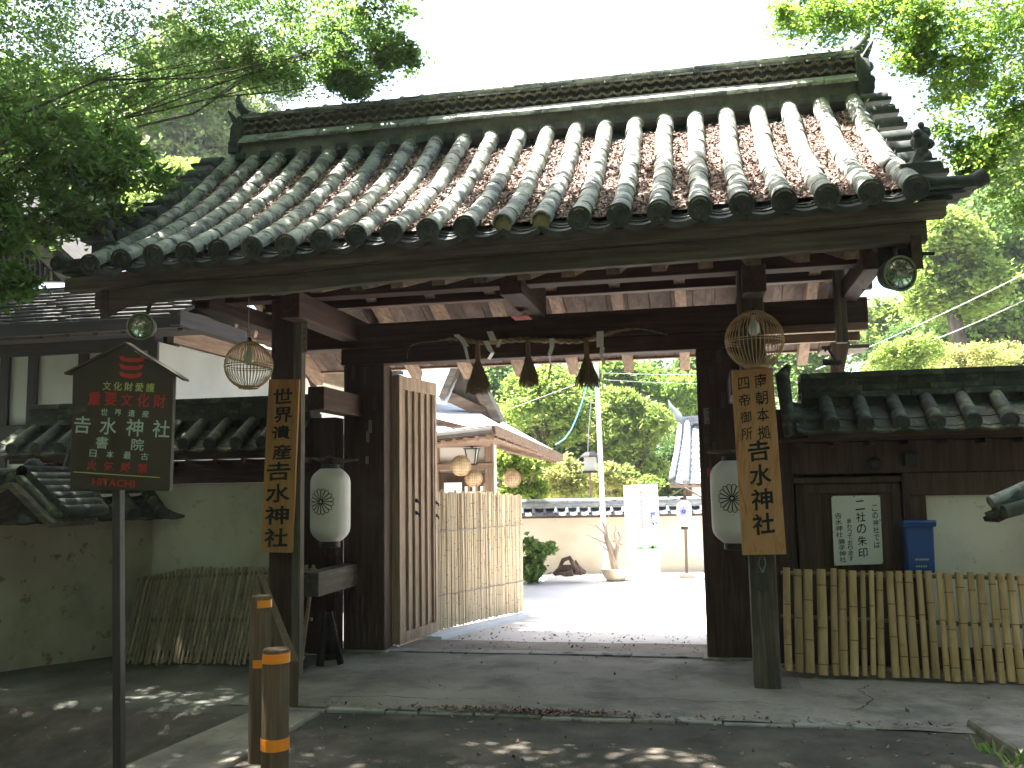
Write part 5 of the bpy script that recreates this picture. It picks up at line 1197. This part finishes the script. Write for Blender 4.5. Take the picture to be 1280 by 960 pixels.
MB().tube([r0+Vector((0, 0, .1)), r0+Vector((-.08, 0, .28)), r0+Vector((-.20, 0, .42)), r0+Vector((-.24, 0, .56))], [.09, .07, .045, .01], 8).build('ridge_horn', 'roof_tile_blue', t, smooth=True)
MB().ball(tuple(e0+Vector((.05, -.02, .07))), .08).build('eave_ornament', 'roof_tile_dark', t, smooth=True)
bx('wall', (e0.x+.35, 18.9, -.1), (3.5, 20.4, e0.z-.02), 'plaster_white', t, 0); bx('eave_board', (e0.x, 18.5, e0.z-.09), (3.4, 18.56, e0.z-.02), 'wood_tan_X', t); bx('timber_post', (e0.x+.30, 18.8, 0), (e0.x+.42, 18.9, e0.z-.03), 'wood_dark_Z', t)
# garden lamp on a pole behind the wall
c = at(738, 580, 16.4); t = thing('garden_lamp', 'black lantern-shaped garden lamp on a thin brown pole behind the far wall', 'lamp', (c.x, 16.4, 0))
MB().beam((c.x, 16.4, -.1), (c.x-.01, 16.4, c.z-.12), .035, .035).build('pole', 'wood_tan_Z', t)
MB().box((c.x-.10, 16.3, c.z-.12), (c.x+.10, 16.5, c.z+.12)).build('glass', 'lamp_glass', t)
mb = MB().lathe([(.19, 0), (.17, .03), (.09, .09), (.001, .10)], c=(c.x, 16.4, c.z+.12), n=4)
for sx_, sy_ in ((-1, -1), (1, -1), (1, 1), (-1, 1)): mb.beam((c.x+.105*sx_, 16.4+.105*sy_, c.z-.14), (c.x+.105*sx_, 16.4+.105*sy_, c.z+.13), .02, .02)
mb.box((c.x-.13, 16.27, c.z-.16), (c.x+.13, 16.53, c.z-.12)).build('frame', 'lamp_black', t)
tag(MB().tube([at(735, 566, 16.4), at(736, 540, 16.4), at(740, 490, 16.4)], .010, 5).build('lamp_cable', 'cable'), 'thin cable rising from the garden lamp', 'cable')
# stone planter with a bare twisted stump
c = at(769, 708, 14.6); c.z = 0
t = thing('stone_planter', 'low round pale stone basin in front of the far wall holding a bare twisted stump', 'planter', tuple(c))
MB().lathe([(.15, 0), (.19, .05), (.22, .14), (.22, .17), (.19, .17), (.17, .13), (.001, .12)], c=c, n=18).build('basin', 'stone_warm', t, smooth=True)
t = thing('dead_stump', 'bare grey twisted stump with broken branches in the stone basin', 'stump', tuple(c+Vector((0, 0, .12))))
mb = MB()
def P2(px, py, Y=14.6): return at(px, py, Y)
mb.tube([c+Vector((0, 0, .1)), P2(764, 688), P2(758, 674), P2(757, 660), P2(752, 652)], [.07, .05, .035, .02, .008], 8)
for pts, rs in (([(770, 700), (772, 682), (768, 668), (770, 655)], (.06, .05, .03, .01)), ([(760, 680), (742, 672), (733, 668)], (.03, .02, .007)), ([(757, 668), (745, 657), (735, 655)], (.03, .018, .006)), ([(766, 676), (780, 682), (784, 680)], (.025, .015, .005)), ([(756, 660), (762, 650), (760, 640)], (.02, .014, .005)), ([(768, 690), (776, 672), (772, 664)], (.03, .03, .02)), ([(764, 670), (772, 660), (779, 664)], (.02, .012, .004)), ([(762, 690), (752, 682), (748, 676)], (.02, .014, .006))):
    mb.tube([P2(x, y, 14.6-.05*i) for i, (x, y) in enumerate(pts)], [q_*.62 for q_ in rs], 7)
mb.build('stump', 'driftwood', t, smooth=True).data.materials[0] = MATS['bark_pale']
# driftwood root
t = tag(MB().tube([at(692, 718, 14.3), at(702, 712, 14.3), at(722, 712, 14.3), at(732, 716, 14.3)], [.03, .075, .08, .03], 8).tube([at(699, 709, 14.3), at(704, 700, 14.3), at(712, 697, 14.3), at(716, 704, 14.25), at(722, 715, 14.2)], [.02, .035, .035, .035, .05], 8).tube([at(719, 700, 14.3), at(722, 708, 14.3), at(728, 718, 14.3)], [.012, .035, .04], 7).tube([at(716, 716, 14.1), at(706, 718, 14.1), at(696, 716, 14.1)], [.05, .035, .01], 7).build('driftwood', 'driftwood', smooth=True), 'dark curled driftwood root lying at the foot of the far wall', 'driftwood')
# cables
def wire(pts, r, m, label, sag=0.):
    P = [Vector(p) for p in pts]; out = []
    for a_, b_ in zip(P, P[1:]):
        for k in range(8): f_ = k/8; q_ = a_.lerp(b_, f_); q_.z -= sag*4*f_*(1-f_); out.append(q_)
    out.append(P[-1]); return tag(MB().tube(out, r, 5).build('power_cable', m), label, 'cable')
wire([at(737, 470, 13.5), at(732, 487, 13.5), at(727, 504, 13.5), at(721, 521, 13.5), at(714, 537, 13.5), at(705, 549, 13.5), at(694, 556, 13.5)], .010, 'rope_blue', 'pale blue cable curving down to the eave of the courtyard house')
wire([at(640, 510, 15.), at(735, 475, 15.)], .005, 'cable_pale', 'thin grey cable slanting from the pale pole towards the courtyard house')
wire([at(745, 466, 15.2), at(960, 468, 15.5)], .006, 'cable_pale', 'upper of two thin cables from the top of the pale pole to the right', .02); wire([at(745, 474, 15.2), at(960, 480, 15.5)], .005, 'cable_pale', 'lower of two thin cables from the top of the pale pole to the right', .03)
wire([at(1020, 462, 17), at(1340, 312, 15)], .009, 'cable_pale', 'upper of two power cables crossing the trees right of the gate roof', .06); wire([at(1060, 460, 17), at(1340, 345, 15)], .008, 'cable_pale', 'lower of two power cables crossing the trees right of the gate roof', .12)

# ================================================================== TREES AND PLANTS
def crown_pts(blobs, sub, per, flat=.55, spread=.30, shell=.55, size=(.03, .05)):
    """blobs (centre, (rx, ry, rz)); leaves gathered in small flattened pads spread through each blob"""
    P = []; S = []; pads = []
    for (c, r) in blobs:
        r = np.array(r if hasattr(r, '__len__') else (r, r, r*.75)); c = np.array(c)
        for _ in range(sub):
            d = rng.normal(0, 1, 3); d /= np.linalg.norm(d); q = c+d*r*rng.uniform(shell, 1.)
            pr_ = r.mean()*spread*rng.uniform(.6, 1.3); k = int(per*rng.uniform(.6, 1.4)); pads.append(q)
            g = rng.normal(0, 1, (k, 3))*np.array([pr_, pr_, pr_*flat])*.6; g[:, 2] -= .35*(g[:, 0]**2+g[:, 1]**2)/pr_
            P.append(q+g); S.append(rng.uniform(size[0], size[1], k))
    return np.concatenate(P), np.concatenate(S), pads
def curved(p, q, bend=.12, n=6, seed=None):
    p = Vector(p); q = Vector(q); L = (q-p).length; o = Vector((rnd.uniform(-1, 1), rnd.uniform(-1, 1), rnd.uniform(.0, 1)))*L*bend
    return [p.lerp(q, k/n)+o*math.sin(math.pi*k/n)+Vector((rnd.uniform(-1, 1), rnd.uniform(-1, 1), rnd.uniform(-1, 1)))*L*.012 for k in range(n+1)]
def tree(name, label, base, fork, blobs, m, sub=14, per=60, size=(.03, .05), r0=.18, bark='bark', group=None, flat=.55, spread=.3, shell=.5, asp=.6, jit=.8, twigs=3, nrm=(0, 0, 1), cat='tree', lim=1.):
    t = thing(name, label, cat, tuple(base), group)
    tr = MB(); pts = curved(base, fork, .05, 7); tr.tube(pts, [r0*(1.25-.55*k/7) for k in range(8)], 10)
    o = tr.build('trunk', bark, t, smooth=True)
    P, S, pads = crown_pts(blobs, sub, per, flat, spread, shell, size)
    i = 0
    for bi, (c, r) in enumerate(blobs):
        L = (Vector(c)-Vector(fork)).length; rb = min(r0*.5, .018*L+.012)*lim; mb = MB()
        pts = curved(fork, c, .10, 7); mb.tube(pts, [rb*(1-.75*k/7) for k in range(8)], 7)
        for k in range(twigs):
            q = Vector(pads[bi*sub+rnd.randrange(sub)]); s = pts[rnd.randrange(4, 8)]; mb.tube(curved(s, q, .08, 4), [rb*.32, rb*.26, rb*.2, rb*.14, rb*.06], 5)
        mb.build('limb', bark, t, smooth=True)
    L_ = leaf_cloud(P-np.array(ORG[t]), [nrm]*len(P), S, asp, jit, 'crown', m)
    link('crown', L_, t)
    return t

def A(px, py, Y): return tuple(at(px, py, Y))
# near maple, upper left
tree('maple_tree', 'leafy green maple whose fine-leaved boughs fill the upper left corner over the gate roof', (-9.5, 6.0, -.5), (-8.6, 7.2, 4.2),
     [(A(40, 30, 8), (.9, .9, .5)), (A(120, 55, 8.5), (.8, .8, .5)), (A(205, 40, 8.5), (.8, .8, .4)), (A(270, 85, 8), (.6, .6, .40)), (A(330, 35, 8), (.7, .7, .4)), (A(400, 70, 7.6), (.55, .55, .32)), (A(455, 55, 7.6), (.45, .5, .36)),
      (A(470, 5, 7.6), (.42, .5, .22)), (A(165, 115, 8), (.5, .6, .28)), (A(90, 130, 7.5), (.8, .8, .5)), (A(20, 160, 7.5), (.6, .6, .5)), (A(495, 68, 7.6), (.22, .4, .10)), (A(440, 100, 7.6), (.30, .4, .12)), (A(340, 80, 7.8), (.5, .5, .2)), ((-5.9, 6.1, 5.5), (1.1, 1., .5)), ((-5.6, 4.9, 5.0), (1., 1., .4)), ((-6.7, 7.2, 6.2), (1.2, 1.1, .5)), ((-4.9, 6.2, 6.6), (1., .9, .4)), (A(250, 10, 8.2), (.7, .7, .4)), (A(380, 5, 8), (.7, .7, .3))],
     'leaf_maple', sub=30, per=85, size=(.032, .054), r0=.28, asp=.62, jit=.7, flat=.42, spread=.30, twigs=3, lim=.15)
0 and tree('maple_tree', 'reddish brown tinged small-leaved bough at the upper left among the green', (-8.8, 5.4, -.5), (-7.6, 6.4, 3.6), [(A(70, 92, 7), (.5, .5, .22)), (A(30, 70, 7), (.45, .5, .3)), (A(10, 110, 6.8), (.4, .5, .3))], 'leaf_red', sub=14, per=50, size=(.035, .055), r0=.12, lim=.35)
# dark broad-leaved tree at the left edge
tree('evergreen_tree', 'dark glossy evergreen with long drooping leaves at the left edge, hiding the upper gable', (-7.2, 4.0, -.5), (-6.0, 4.9, 2.4),
     [(A(25, 190, 5.6), (.5, .5, .35)), (A(90, 170, 5.8), (.45, .5, .26)), (A(140, 210, 6.2), (.40, .45, .24)), (A(60, 240, 5.8), (.5, .5, .26)), (A(120, 255, 6.3), (.28, .4, .18)), (A(150, 180, 6.6), (.20, .35, .14)), (A(5, 270, 5.4), (.28, .4, .30)), (A(90, 280, 6.2), (.26, .3, .14)), (A(0, 340, 5.4), (.22, .3, .20))],
     'leaf_broad', sub=15, per=50, size=(.065, .115), r0=.16, asp=.34, jit=.75, flat=.7, spread=.34, twigs=4, lim=.5)
# near maple, upper right
tree('maple_tree', 'yellow-green maple with fine sunlit leaves hanging in at the upper right corner', (5.6, 5.2, -.5), (4.4, 6.4, 4.4),
     [(A(1000, 12, 7.6), (.28, .4, .18)), (A(1060, 14, 7.4), (.36, .45, .14)), (A(1150, 30, 7.2), (.30, .45, .22)), (A(1200, 45, 7.), (.55, .5, .4)), (A(1265, 90, 6.8), (.5, .5, .5)), (A(1196, 92, 7.2), (.24, .35, .16)), (A(1235, 150, 6.9), (.32, .4, .30)), (A(1275, 215, 6.8), (.30, .4, .42)), (A(1150, 72, 7.2), (.12, .2, .10)), (A(1225, 190, 6.9), (.18, .25, .18)), (A(1290, 20, 6.8), (.6, .5, .4)), (A(1130, 5, 7.3), (.5, .5, .2))],
     'leaf_maple_sun', sub=24, per=95, size=(.028, .046), r0=.22, asp=.62, jit=.7, flat=.5, spread=.30, twigs=3, lim=.2)
# high boughs out of view: leaf pads placed to cast dappled shade and block sky
tree('maple_tree', 'high spreading boughs over the road left of the gate, above the notice board', (-7.5, .5, -.6), (-6., 1.6, 5.2),
     [((x, y, z), (1.5, 1.4, .55)) for (x, y, z) in ((-5.6, 4.0, 6.2), (-6.2, 4.6, 5.2), (-5.2, 3.2, 5.3), (-3.6, 5.2, 6.8), (-3.3, 3.0, 6.0), (-1.6, 4.3, 6.4), (-1.6, 2.0, 6.2), (-5.5, 1.2, 5.8), (-3.2, .2, 6.2), (-7.6, 5.2, 6.4), (-8, 2.8, 5.8), (-1.2, -.6, 6.6), (-4.6, -2.2, 6.4), (-7.4, -.8, 6.6), (-1.4, -3.4, 7), (-7.4, 5.9, 8.0), (-6.2, 5.0, 7.6), (-6.3, 7.4, 8.4), (-5.2, 6.3, 8.0), (-8.0, 7.2, 7.6), (-7.0, 7.9, 8.6), (-9.4, 9.4, 5.6), (-9.8, 7.2, 5.2), (-11, 10.5, 6.2), (-7.4, 7.4, 5.6), (-8.2, 9., 6.2))],
     'leaf_maple', sub=34, per=80, size=(.09, .15), r0=.30, asp=.7, flat=.35, spread=.36, twigs=3, shell=.15, lim=.5)
tree('maple_tree', 'high spreading boughs over the road right of the gate, above the tiled wall', (6.4, .5, -.6), (4.2, 1.6, 5.2),
     [((x, y, z), (1.4, 1.3, .5)) for (x, y, z) in ((.6, 3.6, 6.0), (2.8, 3.0, 6.0), (1., 1.2, 6.0), (3.4, .8, 6.2), (5.2, 2.4, 6.4), (5.8, -.4, 6.6), (2.6, -1.6, 6.4), (.8, -2.6, 6.8), (5, -3.2, 6.8), (2.2, 4.5, 6.4), (-2.3, 6.0, 7.2), (-.9, 5.8, 7.2), (.6, 5.7, 7.1), (-.2, 5.0, 6.6))],
     'leaf_maple', sub=34, per=80, size=(.09, .15), r0=.26, asp=.7, flat=.35, spread=.36, twigs=3, shell=.15, lim=.5)

# leaf mass added out of view behind the camera to block low sky light
N = 26000; a_ = rng.uniform(-.25, math.pi+.25, N); q_ = rng.uniform(9, 13, N)
link('sky_block_wood', leaf_cloud(np.stack([np.cos(a_)*q_-.8, -np.sin(a_)*q_+3.0, rng.uniform(-.8, 9.5, N)], 1), [(0, .5, .5)]*N, rng.uniform(.35, .7, N), .7, .8, 'sky_block_wood', 'leaf_deep'), kind='stuff')
# trees behind the gate and the walls
def far_tree(name, label, px, py, Y, rx, rz, m, n=9, sub=15, per=55, size=(.12, .22), trunk=None, bark='bark', group=None, cat='tree', low=0, asp=.6, jit=.8):
    c = Vector(at(px, py, Y)); blobs = []
    for i in range(n):
        a = rnd.uniform(0, 6.28); q = rnd.uniform(.2, .75); h = rnd.uniform(-.75, .8)
        k = math.sqrt(max(.15, 1-h*h*.8))
        blobs.append((tuple(c+Vector((math.cos(a)*q*rx*k, math.sin(a)*q*rx*.8*k, h*rz*.8))), (rx*.45, rx*.42, rz*.30)))
    base = Vector((c.x+rnd.uniform(-.2, .2)*rx, Y, low)); fork = Vector((c.x, Y, max(low+.5, c.z-rz*.75)))
    return tree(name, label, base, fork, blobs, m, sub=sub, per=per, size=size, spread=.42, flat=.6, r0=trunk or .05+rx*.05, bark=bark, group=group, asp=asp, jit=jit, twigs=4, cat=cat)
BT = [
 ('pine_tree', 'tall open pine with pale green tufts behind the left end of the gate roof', 235, 175, 22, 2.6, 3.2, 'leaf_pine', 18, (.14, .28), .3),
 ('pine_tree', 'yellowish pine bough tree just above the left ridge end of the gate', 300, 120, 26, 2.2, 2.2, 'leaf_pine', 9, (.14, .26), .3),
 ('broadleaf_tree', 'pale light green round tree low behind the left slope of the gate roof', 228, 240, 18, 1.3, 1.0, 'leaf_light', 12, (.09, .16), .12),
 ('broadleaf_tree', 'mid green tree behind the dark evergreen at the far left', 110, 200, 24, 3.6, 3.4, 'leaf_mid', 12, (.18, .3), .3),
 ('broadleaf_tree', 'big deep green tree filling the right edge above the tiled wall', 1255, 330, 22, 2.2, 2.7, 'leaf_mid', 15, (.12, .22), .3),
 ('broadleaf_tree', 'bright yellow-green tree in front of the big green tree at the right edge', 1190, 335, 20, 1.15, 1.3, 'leaf_light', 11, (.10, .17), .2),
 ('broadleaf_tree', 'tall bright green tree rising to the roof horn at the right edge', 1262, 235, 25, 2.0, 2.2, 'leaf_light', 12, (.12, .22), .3),
 ('broadleaf_tree', 'pale hazy green tree seen just right of the gate eave beam', 1125, 405, 30, 2.2, 1.6, 'leaf_light', 10, (.15, .26), .25),
 ('broadleaf_tree', 'small pale tree with forked bare limbs above the right wall', 1120, 440, 16.5, .8, .6, 'leaf_light', 8, (.05, .09), .10),
 ('broadleaf_tree', 'low yellowish crown above the right wall beneath the power cables', 1215, 450, 18, .9, .40, 'leaf_yellow', 9, (.05, .09), .10),
 ('broadleaf_tree', 'dark green dense tree above the right wall near the picture edge', 1200, 425, 24, 2.0, 1.1, 'leaf_deep', 12, (.14, .24), .25),
 ('broadleaf_tree', 'deep green tree at the far right behind the wall coping', 1290, 420, 23, 2.0, 1.5, 'leaf_deep', 10, (.14, .24), .25),
 ('broadleaf_tree', 'green tree right behind the ridge of the courtyard house', 625, 520, 22, 1.5, 1.9, 'leaf_mid', 12, (.10, .18), .2),
 ('broadleaf_tree', 'light green leafy tree between the courtyard house and the middle tassel', 678, 505, 20, 1.1, 1.2, 'leaf_light', 12, (.09, .15), .12),
 ('broadleaf_tree', 'dark green tree behind the pale blue cable', 715, 545, 24, 1.6, 1.3, 'leaf_deep', 12, (.12, .2), .2),
 ('broadleaf_tree', 'fresh green tree spreading above the far wall left of the pale pole', 720, 495, 28, 2.2, 1.4, 'leaf_mid', 12, (.14, .22), .2),
 ('broadleaf_tree', 'yellow-green tree at the top of the opening right of the pale pole', 790, 490, 26, 1.9, 1.1, 'leaf_maple_sun', 12, (.12, .2), .2),
 ('bamboo_grass_tree', 'big bright green tree with narrow upright leaves beside the shrine hall roof', 797, 545, 20.5, .95, 1.3, 'leaf_light', 14, (.13, .24), .15),
 ('broadleaf_tree', 'dark green tree in the shade between the narrow-leaved tree and the shrine hall', 845, 575, 24, 1.0, 1.1, 'leaf_deep', 10, (.1, .17), .15),
 ('broadleaf_tree', 'pale yellowish tree behind the garden lamp', 760, 545, 21, .8, .7, 'leaf_yellow', 9, (.09, .15), .1),
 ('broadleaf_tree', 'green tree at the top right of the opening behind the hall', 865, 480, 30, 2.0, 1.5, 'leaf_mid', 10, (.14, .22), .2),
 ('broadleaf_tree', 'leafy green tree glimpsed under the rear eave above the wall spotlight', 1000, 440, 26, 2.2, 1.4, 'leaf_mid', 12, (.14, .22), .2),
 ('azalea_bush', 'rounded yellow-green garden bush with bare stems, left of the garden lamp', 700, 600, 17.6, .85, .50, 'leaf_yellow', 11, (.06, .10), .06),
 ('azalea_bush', 'rounded yellow-green garden bush right of the garden lamp', 765, 598, 17.8, .65, .42, 'leaf_yellow', 10, (.06, .10), .06),
 ('azalea_bush', 'bright green twiggy bush beside the bamboo globe and house eave', 650, 592, 16.6, .65, .55, 'leaf_light', 10, (.07, .12), .05),
 ('azalea_bush', 'light green bush behind the notice sign', 785, 602, 18.2, .6, .36, 'leaf_light', 9, (.06, .11), .06),
 ('broadleaf_tree', 'shaded deep green tree behind the garden bushes', 690, 575, 21, 1.4, .8, 'leaf_deep', 11, (.10, .17), .15),
 ('broadleaf_tree', 'deep green tree behind the bright sign and pole', 780, 570, 22, 1.4, .9, 'leaf_deep', 11, (.10, .17), .15),
]
for (nm, lb, px, py, Y, rx, rz, m, n, sz, tr_) in BT:
    if nm == 'azalea_bush': far_tree(nm, lb, px, py, Y, rx, rz, m, n, sub=13, per=55, size=sz, trunk=tr_, bark='bark_pale', cat='bush')
    else: far_tree(nm if nm != 'bamboo_grass_tree' else 'broadleaf_tree', lb, px, py, Y, rx, rz, m, n, sub=20, per=75, size=(sz[0]*.85, sz[1]*.85), trunk=tr_, bark='bark_pale' if 'forked' in lb else 'bark', asp=.28 if 'narrow' in lb else .6, jit=1.1 if 'narrow' in lb else .8)
# wooded hillside far behind: reads as one mass
N = 60000; xs_ = rng.uniform(-45, 40, N); ys_ = rng.uniform(30, 48, N)
env = np.interp(xs_, [-45, -22, -12, -6, -3, 0, 3, 6, 9, 14, 20, 40], [6, 5.5, 5, 4.5, 4.6, 4.6, 4.2, 5.5, 6.5, 8, 9, 9])
zs_ = (rng.uniform(0, 1, N)**.8)*env*(.75+.35*np.sin(xs_*1.9+ys_*.7)*np.cos(ys_*1.3-xs_*.4))
link('hillside_wood', leaf_cloud(np.stack([xs_, ys_, zs_-.5], 1), [(0, -.4, .7)]*N, rng.uniform(.25, .55, N), .7, .8, 'hillside_wood', 'leaf_light'), kind='stuff')
# hydrangea against the far wall, behind the end of the bamboo fence
far_tree('hydrangea_bush', 'dark green leafy bush against the far wall beside the end of the bamboo fence', 664, 700, 14.2, .40, .40, 'leaf_mid', n=9, sub=12, per=26, size=(.06, .12), trunk=.03, cat='bush', asp=.75)
# fern tuft at the lower right
def tuft(px, py, Y, label, n=34, h=.16, m='leaf_light'):
    c = Vector(at(px, py, Y)); t = thing('grass_tuft', label, 'plant', tuple(c)); mb = MB()
    for _ in range(n):
        a = rnd.uniform(0, 6.28); l = h*rnd.uniform(.6, 1.2); o = c+Vector((rnd.uniform(-.05, .05), rnd.uniform(-.05, .05), 0)); d = Vector((math.cos(a)*l*.6, math.sin(a)*l*.6, l*.75)); s = Vector((-math.sin(a), math.cos(a), 0))*.007
        mb.add([o-s, o+s, o+d*.6+s, o+d*.6-s, o+d+Vector((0, 0, -l*.12))], [(0, 1, 2, 3), (3, 2, 4)])
    mb.build('blades', m, t)
tuft(1268, 956, 5.2, 'small bright green grass tuft at the lower right corner', 22, .10, m='leaf_mid'); tuft(1236, 940, 5.3, 'tiny fern tuft left of the grass tuft at the lower right corner', 16, .09, 'leaf_mid')
# fallen leaves on the ground
pts = []; 
for _ in range(2100):
    if rnd.random() < .45: x = rnd.gauss(-1.25, .33); y = 6.19+rnd.gauss(0, .045)
    elif rnd.random() < .22: x = rnd.uniform(-3, 1.4); y = 6.16+rnd.gauss(0, .06)
    elif rnd.random() < .5: x = rnd.uniform(-5, 2.2); y = rnd.uniform(4.2, 6.1)
    else: x = rnd.uniform(-5.2, 2.2); y = rnd.uniform(6.2, 8.6)
    if x < -2.75 and rnd.random() < .4: continue
    z = (.010 if y > 6.08 else -.02+.02*fbm(x, y, .9))+rnd.uniform(0, .012)+(left_drop(x, y) if y < 6.12 else 0)
    if y > 6.2 and rnd.random() < .82: continue
    pts.append((x, y, z))
for _ in range(260): pts.append((rnd.uniform(-2.5, -.1), rnd.gauss(9.1, .5), .012))
link('fallen_leaves', leaf_cloud(pts, [(0, 0, 1)]*len(pts), rng.uniform(.018, .05, len(pts)), .55, .35, 'fallen_leaves', 'dry_leaf'), kind='stuff')

# ================================================================== HAZE
hm = bpy.data.materials.new('haze'); hm.use_nodes = True; MATS['haze'] = hm
for n_ in list(hm.node_tree.nodes):
    if n_.type != 'OUTPUT_MATERIAL': hm.node_tree.nodes.remove(n_)
pv = hm.node_tree.nodes.new('ShaderNodeVolumePrincipled'); pv.inputs['Color'].default_value = (.93, .96, 1, 1); pv.inputs['Density'].default_value = .0010; pv.inputs['Anisotropy'].default_value = .2
hm.node_tree.links.new(pv.outputs[0], hm.node_tree.nodes['Material Output'].inputs['Volume'])
hz = MB().box((-92, -42, -3), (92, 162, 25)).build('haze', 'haze', kind='stuff')

# things of one kind carry one group phrase
GR = {'paper_lantern': 'white paper lanterns with flower crests', 'bamboo_globe': 'round bamboo globes', 'name_board': 'wooden name boards on the front posts', 'bollard': 'bollards with orange bands',
      'bamboo_screen': 'bamboo slat screens against the walls', 'round_floodlight': 'round floodlights under the eave', 'power_cable': 'overhead cables', 'maple_tree': 'maples around the gate', 'broadleaf_tree': 'broadleaf trees behind the gate and walls',
      'pine_tree': 'pines behind the gate roof', 'azalea_bush': 'garden bushes beyond the far wall', 'plaster_wall': 'tiled plaster walls beside the gate', 'grass_tuft': 'grass tufts at the road edge'}
for o in list(bpy.data.objects):
    k = o.name.split('.')[0]
    if k in GR and o.parent is None: o['group'] = GR[k]
